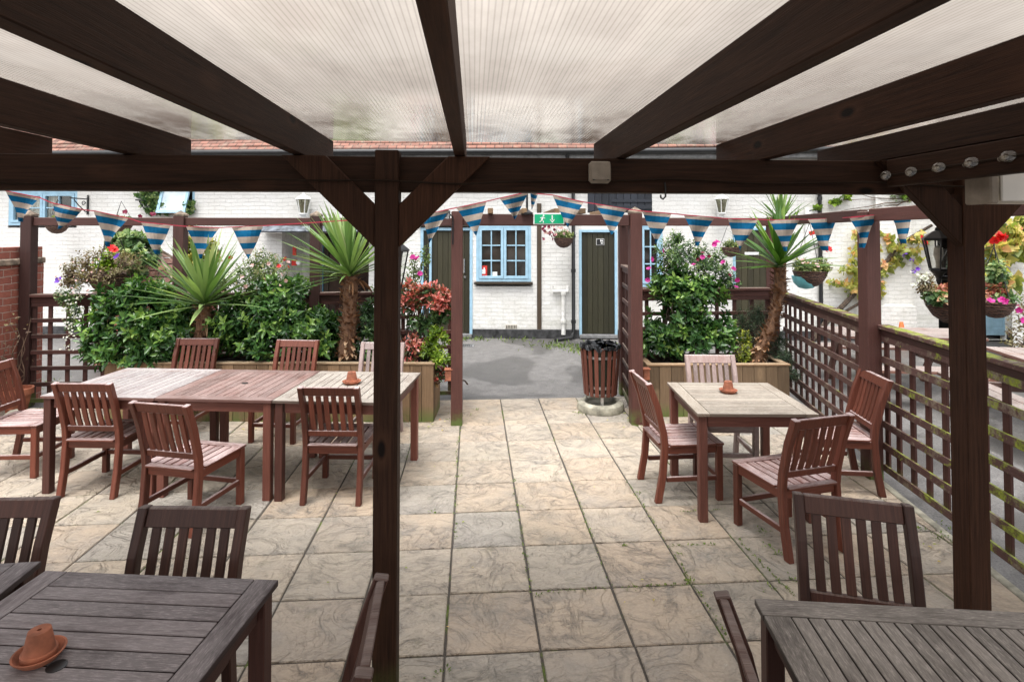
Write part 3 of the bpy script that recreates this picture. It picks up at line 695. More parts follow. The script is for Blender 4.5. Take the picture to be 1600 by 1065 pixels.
# chimney breast on the right part of the wall, deeper at its foot
a0, a1 = W(1364, 500)[0], W(1424, 500)[0]; zl = W(1390, 477)[1]
for (x0, x1, z0, z1, dp) in [(a0, a1, -0.04, zl, 0.16), (a0 + .03, a1 - .03, zl, 3.3, 0.09)]:
    mb.quad((x0, -dp, z0), (x1, -dp, z0), (x1, -dp, z1), (x0, -dp, z1), uv=[(x0, z0), (x1, z0), (x1, z1), (x0, z1)])
    mb.quad((x0, 0, z0), (x0, -dp, z0), (x0, -dp, z1), (x0, 0, z1), uv=[(0, z0), (dp, z0), (dp, z1), (0, z1)])
    mb.quad((x1, -dp, z0), (x1, 0, z0), (x1, 0, z1), (x1, -dp, z1), uv=[(0, z0), (dp, z0), (dp, z1), (0, z1)])
    mb.quad((x0, -dp, z1), (x1, -dp, z1), (x1, 0, z1), (x0, 0, z1))
mb.build('wall', M['whitebrick'], bd)
# black plinth band, butted between the doors
mb = MB()
for (a, b) in [(S0, -3.72), (-2.02, -1.02), (-.02, 2.0), (2.72, 4.87), (5.66, a0), (a0, a1), (a1, 8.6), (9.8, S1)]:
    dp = 0.19 if (a, b) == (a0, a1) else 0.03
    mb.box(((a + b) / 2, -dp / 2 - .004, 0.055), (b - a - .004, dp, 0.17), along=0)
mb.build('plinth', M['plinth'], bd, bevel=0.006)
# roof: courses of clay tiles
mb = MB(); pitch = R(44)
for i in range(34):
    for k in range(29):
        s0, s1 = S0 + k, S0 + k + 1.0
        d0 = -0.30 + i * 0.10 * math.cos(pitch); z0 = 3.52 + i * 0.10 * math.sin(pitch)
        j0, j1 = (0.010 * math.sin(s0 * 1.7 + i) + 0.008 * math.sin(i * 2.1 + s0 * 5), 0.010 * math.sin(s1 * 1.7 + i) + 0.008 * math.sin(i * 2.1 + s1 * 5))
        c, s_ = math.cos(pitch) * .12, math.sin(pitch) * .12
        mb.quad((s0, d0, z0 + .03 + j0), (s1, d0, z0 + .03 + j1), (s1, d0 + c, z0 + s_ + .012 + j1), (s0, d0 + c, z0 + s_ + .012 + j0), uv=[(s0, i * .1 + .004), (s1, i * .1 + .004), (s1, i * .1 + .096), (s0, i * .1 + .096)])
        mb.quad((s0, d0, z0 + .012 + j0), (s1, d0, z0 + .012 + j1), (s1, d0, z0 + .03 + j1), (s0, d0, z0 + .03 + j0), uv=[(s0, i * .1 + .01), (s1, i * .1 + .01), (s1, i * .1 + .03), (s0, i * .1 + .03)])
mb.quad((S0, -.30, 3.515), (S0, 2.2, 5.85), (S1, 2.2, 5.85), (S1, -.30, 3.515)); mb.quad((S0, 2.2, 5.9), (S1, 2.2, 5.9), (S1, 5.2, 3.5), (S0, 5.2, 3.5))
mb.build('roof', M['tiles'], bd)
mb = MB(); mb.tube([(S0, -.35, 3.47), (-3, -.35, 3.475), (3, -.35, 3.46), (S1, -.35, 3.48)], 0.055, 10); mb.build('gutter', M['black'], bd, smooth=True)
mb = MB(); mb.box(((S0 + S1) / 2, -.15, 3.39), (S1 - S0, .29, .10), along=0); mb.build('soffit', M['lead'], bd)

def bars_frame(mb, s0, z0, s1, z1, w, y0, y1):
    yc, d = (y0 + y1) / 2, abs(y1 - y0)
    mb.box(((s0 + s1) / 2, yc, z0 + w / 2), (s1 - s0, d, w), along=0); mb.box(((s0 + s1) / 2, yc, z1 - w / 2), (s1 - s0, d, w), along=0)
    for s in (s0 + w / 2, s1 - w / 2): mb.box((s, yc, (z0 + z1) / 2), (w, d, z1 - z0 - 2 * w), along=2)

def casement(r, cols, rows, name='window', sill=True, halves=2, glass='glass', label=None):
    s0, z0, s1, z1 = r
    mb = MB(); bars_frame(mb, s0, z0, s1, z1, .055, .0, .07); w = mb.build(name, M['blue'], bd, bevel=.003)
    if label: w['label'] = label
    iw = (s1 - s0 - .11) / halves
    for h in range(halves):
        a = s0 + .055 + h * iw; b = a + iw; mb = MB()
        bars_frame(mb, a + .003, z0 + .058, b - .003, z1 - .058, .05, -.012, .045)
        gw = (b - a - .1) / cols; gh = (z1 - z0 - .11 - .1) / rows
        for c in range(1, cols): mb.box((a + .05 + c * gw, .02, (z0 + z1) / 2), (.022, .04, z1 - z0 - .22), along=2)
        for q in range(1, rows):
            for c in range(cols): mb.box((a + .05 + (c + .5) * gw, .02, z0 + .105 + q * gh), (gw - .022, .036, .022), along=0)
        f = mb.build('casement', M['blue'], w, bevel=.002)
        mb = MB(); mb.box(((a + b) / 2, .035, (z0 + z1) / 2), (b - a - .1, .006, z1 - z0 - .21), along=0); mb.build('pane', M[glass], w)
    mb = MB(); mb.quad((s0, .135, z0), (s1, .135, z0), (s1, .135, z1), (s0, .135, z1)); mb.build('interior', M['dark'], w)
    if sill:
        mb = MB(); mb.box(((s0 + s1) / 2, -.035, z0 - .025), (s1 - s0 + .06, .10, .045), along=0); mb.build('sill', M['beam_trim'], w, bevel=.004)
    return w
w = casement(r_win, 2, 3)
# red and white sticker low in the left casement, lamp glow spots seen behind the panes stay unlit
s, z = W(756, 424); mb = MB(); mb.box((s, .028, z), (.12, .004, .22)); st = mb.build('sticker', M['red'], w)
mb = MB(); mb.box((s - .01, .0245, z - .005), (.075, .003, .085)); mb.box((s + .005, .0245, z + .055), (.03, .003, .03)); mb.build('sticker_print', M['white'], st)
s, z = W(773, 430); mb = MB(); mb.box((s, .028, z), (.09, .004, .13)); mb.build('notice', M['white'], w)
casement(r_wR, 2, 3)
w = casement(r_w1, 2, 2, sill=False, glass='clear'); 
mb = MB()
for k in range(26):
    a = r_w1[0] + .1 + k * (r_w1[2] - r_w1[0] - .5) / 26
    mb.box((a, .1 + .012 * math.sin(k * 1.9), (r_w1[1] + r_w1[3]) / 2), (.045, .012, r_w1[3] - r_w1[1] - .12), along=2)
mb.build('curtain', M['curtain'], w)
# small first floor casement standing open, pale panes
s0, z0, s1, z1 = r_w2; mb = MB(); bars_frame(mb, s0, z0, s1, z1, .05, 0, .07); w = mb.build('window', M['blue'], bd, bevel=.003); w['label'] = 'small pale blue window with its casement pushed open'
mb = MB(); mb.quad((s0, .135, z0), (s1, .135, z0), (s1, .135, z1), (s0, .135, z1)); mb.build('interior', M['dark'], w)
mb = MB(); hh = z1 - z0 - .06
def tilt(y, z): return (y, z)
fr_ = lambda sx, d, z: (sx, -.02 - d - (z1 - z) * .34, z)
for (a, b, c, d) in [(s0 + .02, s1 - .06, z0 + .0, z0 + .055), (s0 + .02, s1 - .06, z1 - .055, z1), (s0 + .02, s0 + .075, z0 + .055, z1 - .055), (s1 - .115, s1 - .06, z0 + .055, z1 - .055)]:
    mb.add([fr_(a, 0, c), fr_(b, 0, c), fr_(b, 0, d), fr_(a, 0, d), fr_(a, .04, c), fr_(b, .04, c), fr_(b, .04, d), fr_(a, .04, d)], [(3, 2, 1, 0), (4, 5, 6, 7), (0, 1, 5, 4), (2, 3, 7, 6), (1, 2, 6, 5), (3, 0, 4, 7)])
cs = mb.build('casement', M['blue'], w)
mb = MB(); mb.quad(fr_(s0 + .07, .02, z0 + .05), fr_(s1 - .11, .02, z0 + .05), fr_(s1 - .11, .02, z1 - .05), fr_(s0 + .07, .02, z1 - .05)); mb.build('pane', M['glass_pale'], cs)

def board_door(s0, z0, s1, z1, y=.05, mat='door_olive', name='door'):
    mb = MB(); n = max(2, round((s1 - s0) / .105)); bw = (s1 - s0) / n
    for k in range(n): mb.box((s0 + (k + .5) * bw, y + rng.uniform(0, .002), (z0 + z1) / 2), (bw - .004, .035, z1 - z0), along=2)
    return mb.build(name, M[mat], bd, bevel=.003)
def door_frame(s0, s1, z1, w=.06):
    mb = MB()
    for s in (s0 + w / 2, s1 - w / 2): mb.box((s, .03, z1 / 2), (w, .09, z1), along=2)
    mb.box(((s0 + s1) / 2, .03, z1 - w / 2), (s1 - s0 - 2 * w, .09, w), along=0)
    return mb.build('door_frame', M['blue'], bd, bevel=.004)
# double olive door
s0, z0, s1, z1 = r_dA
door_frame(s0, s1, z1 - .02, .055)
d1 = board_door(s0 + .06, .05, s0 + .165, z1 - .09); 
mb = MB(); mb.box((s0 + .19, .02, 1.0), (.045, .05, 1.95), along=2); mb.build('door_post', M['blue'], bd, bevel=.004)
d2 = board_door(s0 + .216, .05, s1 - .06, z1 - .09)
mb = MB(); hs = s1 - .16
mb.tube([(hs, .035, 1.20), (hs, -.03, 1.20), (hs, -.03, 1.46), (hs, .035, 1.46)], .014, 8); mb.build('handle', M['chrome'], d2, smooth=True)
mb = MB(); mb.lathe([(.0, 0), (.026, 0), (.026, .012), (0, .012)], 12, (hs + .01, .025, 1.12), M3=Matrix(((1, 0, 0), (0, 0, -1), (0, 1, 0)))); mb.build('lock', M['chrome'], d2)
mb = MB(); mb.box(((s0 + s1) / 2, -.02, 2.12), (s1 - s0 + .1, .07, .075), along=0); mb.build('lintel', M['beam_trim'], bd, bevel=.004)
mb = MB(); mb.box(((s0 + s1) / 2, -.0, .015), (s1 - s0 - .01, .16, .06), along=0); mb.build('threshold', M['lead'], bd, bevel=.004)
# toilet door with its black plaque
s0, z0, s1, z1 = r_dC
door_frame(s0, s1, z1, .05); d3 = board_door(s0 + .055, .06, s1 - .055, z1 - .06)
mb = MB(); mb.box(((s0 + s1) / 2, -.0, .02), (s1 - s0 - .01, .14, .06), along=0); mb.build('threshold', M['lead'], bd, bevel=.004)
sx, zx = W(938, 378); mb = MB(); mb.box((sx, .026, zx), (.15, .008, .125)); pl = mb.build('plaque', M['white'], d3)
mb = MB(); mb.box((sx, .0205, zx), (.135, .006, .11)); pk = mb.build('plaque_face', M['black'], pl)
mb = MB(); mb.box((sx + .012, .0165, zx + .02), (.02, .003, .035)); mb.box((sx + .038, .0165, zx + .02), (.02, .003, .035)); mb.box((sx + .03, .0165, zx - .025), (.035, .003, .02)); mb.box((sx + .012, .0165, zx + .041), (.014, .003, .012)); mb.build('plaque_print', M['white'], pl)
# plain olive door on the right, white strip notice
s0, z0, s1, z1 = r_dD
door_frame(s0, s1, z1, .05); d4 = board_door(s0 + .055, .06, s1 - .055, z1 - .06)
sx, zx = W(1172, 396); mb = MB(); mb.box((sx + .04, .026, zx), (.26, .006, .05)); mb.build('notice', M['white'], d4)
# dark loft door
s0, z0, s1, z1 = r_loft
mb = MB(); n = 9; bw = (s1 - s0) / n
for k in range(n): mb.box((s0 + (k + .5) * bw, .02, (z0 + z1) / 2), (bw - .006, .04, z1 - z0 - .004), along=2)
for zz in (z0 + .07, z1 - .35): mb.box(((s0 + s1) / 2 + .22, -.012, zz), (s1 - s0 - .45, .02, .06), along=0)
mb.build('loft_door', M['navy'], bd, bevel=.003)
# timber stud, pipes, vent
sx = W(842.5, 400)[0]; mb = MB(); mb.box((sx, -.012, 1.30), (.085, .03, 2.44), along=2); mb.build('timber_stud', M['beam_trim'], bd, bevel=.003)
mb = MB(); sx = W(895.5, 420)[0]
mb.tube([(sx - .12, -.33, 3.43), (sx - .12, -.20, 2.95), (sx - .12, -.07, 2.86), (sx, -.07, 2.74), (sx, -.07, .10), (sx - .05, -.18, .02), (sx - .35, -.32, .0)], .034, 10)
for zz in (1.9, 1.25, .3): mb.lathe([(.045, -.03), (.045, .03)], 10, (sx, -.07, zz))
mb.build('drainpipe', M['black'], bd, smooth=True)
mb = MB(); sx = W(1279, 400)[0]; mb.tube([(sx, -.34, 3.43), (sx, -.07, 3.2), (sx, -.07, .05)], .036, 10)
for zz in (2.6, 1.5): mb.lathe([(.046, -.03), (.046, .03)], 10, (sx, -.07, zz))
mb.build('drainpipe', M['black'], bd, smooth=True)
mb = MB(); sx = W(880, 480)[0]; zt = W(880, 456)[1]
mb.tube([(sx, -.06, .05), (sx, -.06, zt)], .042, 10); mb.tube([(sx - .2, -.06, zt + .02), (sx + .09, -.06, zt + .02)], .032, 8); mb.tube([(sx + .08, -.06, zt + .02), (sx + .08, -.02, zt + .12)], .025, 8); mb.tube([(sx - .2, -.06, zt + .12), (sx - .2, -.06, zt - .02)], .022, 8)
for zz in (.3, zt - .02): mb.lathe([(.055, -.03), (.055, .03)], 10, (sx, -.06, zz))
mb.build('waste_pipe', M['whitebrick'], bd, smooth=True)
s0, z0, s1, z1 = rect(790, 507, 808, 513.5); mb = MB(); mb.box(((s0 + s1) / 2, -.004, (z0 + z1) / 2), (s1 - s0, .012, z1 - z0)); av = mb.build('air_brick', M['ivory'], bd)
mb = MB()
for k in range(7): mb.box((s0 + .02 + k * (s1 - s0 - .04) / 6, -.0115, (z0 + z1) / 2), (.014, .004, z1 - z0 - .02))
mb.build('vent_slots', M['black'], av)
# porch on the left: pale canopy of slate over a recess with a dark glazed door
s0, z0, s1, z1 = r_porch; dp = 1.0
mb = MB()
mb.quad((s0, .14, 0), (s0, .14, z1), (s0, dp, z1), (s0, dp, 0)); mb.quad((s1, .14, z1), (s1, .14, 0), (s1, dp, 0), (s1, dp, z1)); mb.quad((s0, dp, 0), (s0, dp, z1), (s1, dp, z1), (s1, dp, 0)); mb.quad((s0, .14, z1), (s1, .14, z1), (s1, dp, z1), (s0, dp, z1)); mb.quad((s0, 0, .0), (s1, 0, .0), (s1, dp, .0), (s0, dp, .0))
mb.build('porch_recess', M['whitebrick'], bd)
mb = MB(); c0 = W(411, 360)[0]; c1 = W(600, 360)[0]
for k in range(3):
    n = 9
    for q in range(n):
        a = c0 + (c1 - c0) * q / n; b = c0 + (c1 - c0) * (q + 1) / n
        mb.box(((a + b) / 2, -.48 + .13 * k, 2.02 + .05 * k), (b - a - .006, .17, .014), Matrix.Rotation(R(22), 3, 'X'), along=0)
mb.box(((c0 + c1) / 2, -.27, 1.985), (c1 - c0 - .1, .5, .03), along=0)
mb.build('porch_canopy', M['slate'], bd)
a = W(484, 400)[0]; b = W(534, 400)[0]
mb = MB(); bars_frame(mb, a - .06, .06, b + .9, 1.95, .09, dp - .08, dp - .02); pd = mb.build('glazed_door', M['beam_trim'], bd, bevel=.004)
mb = MB(); mb.box(((a + b + .84) / 2, dp - .03, 1.0), (b - a + .78, .02, 1.7)); mb.build('pane', M['glass'], pd)
sx, zx = W(505, 414); mb = MB(); mb.box((sx + .06, dp - .045, zx), (.10, .008, .13)); ns = mb.build('notice', M['white'], pd)
mb = MB(); mb.lathe([(0, 0), (.04, 0), (.04, .006), (0, .006)], 20, (sx + .06, dp - .049, zx), M3=Matrix(((1, 0, 0), (0, 0, -1), (0, 1, 0)))); mb.build('notice_print', M['sign_blue'], ns)
a = W(473, 400)[0]; mb = MB(); mb.box((a, dp - .05, .95), (.11, .08, 1.9), along=2); mb.build('blue_jamb', M['blue_dark'], bd, bevel=.004)
s, z = W(456, 411); mb = MB(); mb.box((s - .03, .19, z), (.10, .05, .12)); mb.box((s - .03, .19, z + .23), (.07, .04, .18)); fa = mb.build('alarm_box', M['red'], bd, bevel=.006)
mb = MB(); mb.lathe([(0, 0), (.045, 0), (.04, .05), (0, .05)], 16, (s + .06, .19, z), M3=Matrix(((1, 0, 0), (0, 0, -1), (0, 1, 0)))); mb.build('alarm_bell', M['white'], fa)
# dark opening with a glazed blue door on the far right
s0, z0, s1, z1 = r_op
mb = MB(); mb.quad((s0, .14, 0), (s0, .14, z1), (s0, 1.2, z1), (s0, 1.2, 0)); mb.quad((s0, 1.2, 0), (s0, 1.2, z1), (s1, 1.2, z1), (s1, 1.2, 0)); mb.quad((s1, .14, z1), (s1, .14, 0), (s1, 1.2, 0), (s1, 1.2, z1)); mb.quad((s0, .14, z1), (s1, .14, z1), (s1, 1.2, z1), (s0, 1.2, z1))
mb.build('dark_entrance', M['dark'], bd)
mb = MB(); a = W(1540, 480)[0]; b = W(1581, 480)[0]
bars_frame(mb, a, .08, b, 1.85, .13, .02, .07); mb.box(((a + b) / 2, .045, .45), (b - a - .26, .03, .5)); bdn = mb.build('blue_door', M['blue'], bd, bevel=.005)
mb = MB(); mb.box(((a + b) / 2, .05, 1.2), (b - a - .26, .01, 1.0)); mb.build('pane', M['glass'], bdn)

# free white wing wall nearer on the right
wg = MB(); c0 = Vector((8.30, 8.40)); poly = [c0, c0 + Vector((6, -.55)), c0 + Vector((6.3, 1.9)), c0 + Vector((1.95, 1.95))]
for i in range(4):
    p, q = poly[i], poly[(i + 1) % 4]; L_ = (q - p).length
    wg.quad((p.x, p.y, -.03), (q.x, q.y, -.03), (q.x, q.y, 3.4), (p.x, p.y, 3.4), uv=[(0, 0), (L_, 0), (L_, 3.4), (0, 3.4)])
wg.add([(p.x, p.y, 3.4) for p in poly], [(0, 1, 2, 3)])
wo = wg.build('wing_wall', M['whitebrick'], None, origin=(8.3, 8.4, 0)); tag(wo, 'white brick wing wall at the far right, nearer than the blue door', 'wall')

# small tiled hip roof of a well house behind the left trellis
hp = V(253, 386, 9.3); wt = thing('tiled_well_roof', 'small pyramid roof of worn clay tiles rising behind the left trellis', 'tiled roof', (hp.x, hp.y, 0))
mb = MB(); zb = V(253, 440, 9.3).z - .25; apex = Vector((hp.x - .12, hp.y, hp.z)); hw = 0.72
cn = [Vector((hp.x - hw, hp.y - hw, zb)), Vector((hp.x + hw, hp.y - hw, zb)), Vector((hp.x + hw, hp.y + hw, zb)), Vector((hp.x - hw, hp.y + hw, zb))]
for i in range(4):
    p, q = cn[i], cn[(i + 1) % 4]
    for k in range(9):
        f0, f1 = k / 9, (k + 1) / 9; up = Vector((0, 0, .012))
        A, B, C, D_ = p.lerp(apex, f0) + up, q.lerp(apex, f0) + up, q.lerp(apex, f1), p.lerp(apex, f1); L_ = (q - p).length
        mb.quad(A, B, C, D_, uv=[(f0 * L_ / 2, k * .1 + .005), (L_ - f0 * L_ / 2, k * .1 + .005), (L_ - f1 * L_ / 2, k * .1 + .095), (f1 * L_ / 2, k * .1 + .095)])
mb.build('roof', M['tiles'], wt, origin=(hp.x, hp.y, 0))
mb = MB()
for c in cn: mb.bar(c + Vector((0, 0, .015)), apex + Vector((0, 0, .015)), .05, .03)
mb.build('hip_ridge', M['stonecap'], wt, origin=(hp.x, hp.y, 0))
mb = MB(); mb.box((hp.x, hp.y, zb / 2), (1.2, 1.2, zb), along=2); mb.build('wall', M['redbrick'], wt, origin=(hp.x, hp.y, 0))

# brick boundary wall on the left
bw = thing('brick_wall', 'red scored brick boundary wall with stone coping left of the trellis', 'wall', (-5.27, 6.8, 0))
mb = MB(); x0, x1 = -5.46, -5.195; y0, y1 = 2.6, 7.35
zc = 1.60
for (a, b, u0, u1) in [((x1, y0), (x1, y1), y0, y1), ((x0, y1), (x0, y0), y1, y0), ((x1, y1), (x0, y1), 0, .26), ((x0, y0), (x1, y0), 0, .26)]:
    mb.quad((*a, -.03), (*b, -.03), (*b, zc), (*a, zc), uv=[(u0, 0), (u1, 0), (u1, zc), (u0, zc)])
for (a, b, u0, u1) in [((x1 - .02, y0), (x1 - .02, y1), y0, y1), ((x0 + .02, y1), (x0 + .02, y0), y1, y0), ((x1 - .02, y1), (x0 + .02, y1), 0, .22), ((x0 + .02, y0), (x1 - .02, y0), 0, .22)]:
    mb.quad((*a, zc + .07), (*b, zc + .07), (*b, zc + .2), (*a, zc + .2), uv=[(u0, 0), (u1, 0), (u1, .13), (u0, .13)])
mb.quad((x1 - .02, y0, zc + .2), (x1 - .02, y1, zc + .2), (x0 + .02, y1, zc + .2), (x0 + .02, y0, zc + .2))
mb.build('brickwork', M['redbrick'], bw, origin=(-5.27, 6.8, 0))
mb = MB()
for k in range(11): mb.box(((x0 + x1) / 2, y0 + (k + .5) * (y1 - y0) / 11, zc + .035 + rng.uniform(-.003, .003)), (.34 + rng.uniform(-.02, .02), (y1 - y0) / 11 - .01, .07), along=1)
mb.build('coping', M['stonecap'], bw, origin=(-5.27, 6.8, 0), bevel=.01)

# ================================================================== PERGOLA OVERHEAD
PO = (-0.375, 2.5, 0)
pg = thing('pergola', 'dark stained timber pergola with translucent ribbed roof over the foreground', 'pergola', PO)
BV0 = 2.552; BZ0, BZ1 = 2.15, 2.303
mb = MB(); mb.box((0.1, BV0 + .05, (BZ0 + BZ1) / 2), (7.6, .10, BZ1 - BZ0), along=0); mb.build('beam', M['pergola'], pg, origin=PO, bevel=.004)
for ux in (-3.05, -0.374, 2.295):
    mb = MB(); mb.box((ux, 2.55, 1.16), (.102, .10, 2.33), along=2); mb.build('post', M['pergola'], pg, origin=PO, bevel=.004)
    for sg in (-1, 1):
        a, b = ux + sg * .051, ux + sg * .051
        poly = [(ux + sg * .052, 1.905), (ux + sg * .052, 2.09), (ux + sg * .262, 2.300), (ux + sg * .445, 2.300)]
        mb = MB(); mb.prism([(p[0], p[1]) for p in poly], 2.506, 2.5505, frame=lambda y, x, z: (x, y, z)); mb.build('brace', M['pergola'], pg, origin=PO, bevel=.003)
for ux in (-3.52, -2.83, -2.155, -1.475, -0.757, -0.062, 0.668, 1.345, 1.918, 2.62, 3.3):
    rh = .116 if ux == 1.918 else .142
    mb = MB(); mb.box((ux, .28, BZ1 + .002 + rh / 2), (.047, 5.56, rh), along=1); mb.build('rafter', M['pergola'], pg, origin=PO, bevel=.003)
mb = MB(); mb.box((1.90, .05, 2.238), (.05, 4.9, .122), along=1); mb.build('side_beam', M['pergola'], pg, origin=PO, bevel=.004)
ru = [-3.54, -2.155, -1.475, -0.757, -0.062, 0.668, 1.345, 2.62, 3.4]
for a, b in zip(ru[:-1], ru[1:]):
    mb = MB(); z = BZ1 + .149
    mb.quad((a + .002, -2.5, z), (b - .002, -2.5, z), (b - .002, 3.075, z), (a + .002, 3.075, z)); mb.build('roof_panel', M['polycarb'], pg, origin=PO)

# junction box, cable, hook, white box, bulbs on the pergola
p = V(937, 269.5, 2.53); jb = thing('junction_box', 'grey plastic junction box screwed to the middle of the dark beam', 'junction box', (p.x, 2.551, p.z))
mb = MB(); mb.box((0, -.02, 0), (.098, .038, .098)); mb.build('housing', M['box_grey'], jb, bevel=.012)
mb = MB(); mb.box((0, -.043, .005), (.086, .008, .08)); mb.build('lid', M['box_grey'], jb, bevel=.003)
mb = MB()
for sg in (-1, 1):
    mb.lathe([(0, 0), (.005, 0), (.005, .005), (0, .005)], 8, (sg * .032, -.041, -.033), M3=Matrix(((1, 0, 0), (0, 0, -1), (0, 1, 0))))
    mb.tube([(sg * .040, -.041, -.022), (sg * .030, -.041, -.026), (sg * .022, -.041, -.036)], .0022, 6)
mb.build('screw', M['black'], jb)
mb = MB(); pts = []
for k in range(61):
    f = k / 60; px = -200 + 1900 * f; py = 284 + 3.0 * math.sin(px * .011) + 1.6 * math.sin(px * .027 + 1) + (max(0, px - 1380) * .10)
    q = V(px, py, 2.54); onp = abs(q.x + .374) < .075 or abs(q.x - 2.295) < .075; inb = abs(q.x + .374) < .50 or abs(q.x - 2.295) < .50
    pts.append((q.x, 2.491 if onp else (2.499 if inb else 2.545), q.z))
mb.tube(pts, .0042, 6); o = mb.build('cable', M['cable'], None, smooth=True, origin=(0, 2.54, 2.2)); tag(o, 'thin dark electric cable clipped along the pergola beam', 'cable')
p = V(1041, 300, 2.53); mb = MB(); mb.tube([(p.x, 2.548, p.z + .045), (p.x, 2.54, p.z + .02), (p.x, 2.54, p.z - .02), (p.x - .012, 2.54, p.z - .032), (p.x - .022, 2.54, p.z - .025), (p.x - .022, 2.54, p.z - .012)], .004, 6)
o = mb.build('hook', M['black'], None, smooth=True, origin=(p.x, 2.54, p.z)); tag(o, 'small black iron hook under the beam right of the junction box', 'hook')
p = V(1541, 263, 2.05); q = V(1541, 317, 2.05)
wb = thing('white_box', 'white plastic equipment box hung beside the right pergola post', 'box', (p.x, 2.05, q.z))
mb = MB(); mb.box((.19, .055, .065), (.34, .10, .13)); mb.build('housing', M['ivory'], wb, bevel=.006)
mb = MB(); mb.box((.02, .045, .065), (.035, .12, .136)); mb.build('end_cap', M['box_grey'], wb, bevel=.006)
mb = MB(); mb.box((.2, -.001, .065), (.29, .012, .118)); mb.build('cover', M['white'], wb, bevel=.004)
fs = thing('festoon_lights', 'row of five clear unlit glass bulbs along the right side beam', 'string lights', (1.87, 2.3, 2.2))
FO = (1.87, 2.3, 2.2); cb = []
for (bx, by) in [(1383, 275), (1422, 269), (1465, 262.5), (1515, 255), (1572, 245.5)]:
    d = ray(bx, by); t_ = 1.845 / d.x; p = Vector((1.845, d.y * t_, H + d.z * t_)); q = Vector((1.874, p.y, p.z + .004)); cb.append(q)
    ax = (Vector((-.5, -.85, 0.0))).normalized(); 
    M3 = ax.to_track_quat('Z', 'Y').to_matrix()
    c = p - ax * .045
    mb = MB(); mb.lathe([(.010, 0), (.0145, .014), (.0160, .036), (.0215, .060), (.0215, .080), (.0170, .091), (.0, .094)], 14, c, M3=M3); bu = mb.build('bulb', M['clear'], fs, smooth=True, origin=FO)
    mb = MB(); mb.lathe([(.0095, -.018), (.0095, .010), (.006, .014), (.004, .040), (.007, .046), (.0, .05)], 10, c, M3=M3); mb.build('bulb_filament', M['box_grey'], bu, origin=FO)
mb = MB(); mb.tube([Vector((1.873, 2.54, 2.225))] + cb + [Vector((1.873, .5, cb[-1].z + .0))], .005, 6); mb.build('flex', M['cable'], fs, smooth=True, origin=FO)
# ================================================================== FENCES AND ARCH
def mossy(name, lo, hi, amt_lo=0.15, amt_hi=1.0):
    t = NT(name); uv = t.uv(); r = t.rnd(); o = t.obj()
    g1 = t.noise(t.mapv(uv, (3, 60, 1)), 2.0, 4)
    c = t.ramp(g1, [(0.3, (0.065, 0.030, 0.026)), (0.7, (0.125, 0.060, 0.050))])
    n1 = t.noise(o, 5.5, 6, 0.7); n2 = t.noise(o, 45, 4, 0.7)
    ge = t.geo(); sp = t.n('ShaderNodeSeparateXYZ'); t.l(ge.outputs['Position'], sp.inputs[0])
    mr = t.n('ShaderNodeMapRange'); t.l(sp.outputs[1], mr.inputs[0]); mr.inputs[1].default_value = hi; mr.inputs[2].default_value = lo; mr.inputs[3].default_value = amt_lo; mr.inputs[4].default_value = amt_hi
    sn = t.n('ShaderNodeSeparateXYZ'); t.l(ge.outputs['Normal'], sn.inputs[0])
    upm = t.math('ADD', t.math('MULTIPLY', t.ramp(sn.outputs[2], [(0.3, 0.0), (0.9, 1.0)]), 0.28), mr.outputs[0])
    th = t.math('SUBTRACT', t.math('ADD', n1, t.math('MULTIPLY', n2, 0.35)), t.math('SUBTRACT', 0.98, t.math('MULTIPLY', upm, 0.36)))
    mk = t.ramp(th, [(0.0, 0.0), (0.10, 1.0)])
    mc = t.ramp(n2, [(0.3, (0.09, 0.11, 0.018)), (0.7, (0.33, 0.38, 0.04))])
    tan = t.ramp(t.noise(o, 9, 5, 0.7), [(0.52, 0.0), (0.64, 0.75)])
    c = t.mix(t.math('MULTIPLY', tan, t.math('ADD', 0.15, upm), True), c, (0.27, 0.235, 0.165))
    c = t.mix(mk, c, mc)
    return t.done(t.pbr(c, 0.75, t.bump(n2, 0.5, 0.006)))
M['mossrail'] = mossy('moss_grown_rail', 3.0, 5.0, 0.30, 0.98)
M['capmoss'] = mossy('moss_capped_rail', 2.5, 6.5, 0.60, 0.78)

def lattice(name, p0, p1, z0, z1, step, mat, parent, origin, side, w=.046, th=.018, hmat=None):
    p0, p1 = Vector((*p0, 0)), Vector((*p1, 0)); d = (p1 - p0); L = d.length; d.normalize(); nrm_ = Vector((-d.y, d.x, 0)) * side
    mb = MB(); n = int(L / step); st = L / (n + 0.0)
    for k in range(n + 1):
        if k in (0, n): pass
        q = p0 + d * min(max(k * st, w / 2), L - w / 2) - nrm_ * th * .52
        mb.bar(q + Vector((0, 0, z0)), q + Vector((0, 0, z1)), w, th, up=nrm_)
    m = int(round((z1 - z0) / step)); sh = (z1 - z0 - w) / m
    for k in range(m + 1):
        z = z0 + w / 2 + k * sh
        mb.bar(p0 + nrm_ * th * .52 + Vector((0, 0, z)), p1 + nrm_ * th * .52 + Vector((0, 0, z)), th, w, m=1 if hmat else 0)
    return mb.build(name, [M[mat], M[hmat]] if hmat else M[mat], parent, origin=origin, bevel=.002)

def fpost(x, y, z, parent, origin, s=.105, cap=True):
    mb = MB(); mb.box((x, y, z / 2 - .01), (s, s, z + .02), along=2); po = mb.build('post', M['fence'], parent, origin=origin, bevel=.005)
    if cap:
        mb = MB(); mb.lathe([(.088, 0), (.088, .018), (.0, .065)], 4, (x, y, z + .002), M3=Matrix.Rotation(R(45), 3, 'Z')); mb.build('cap', M['stonecap'], po, origin=origin)

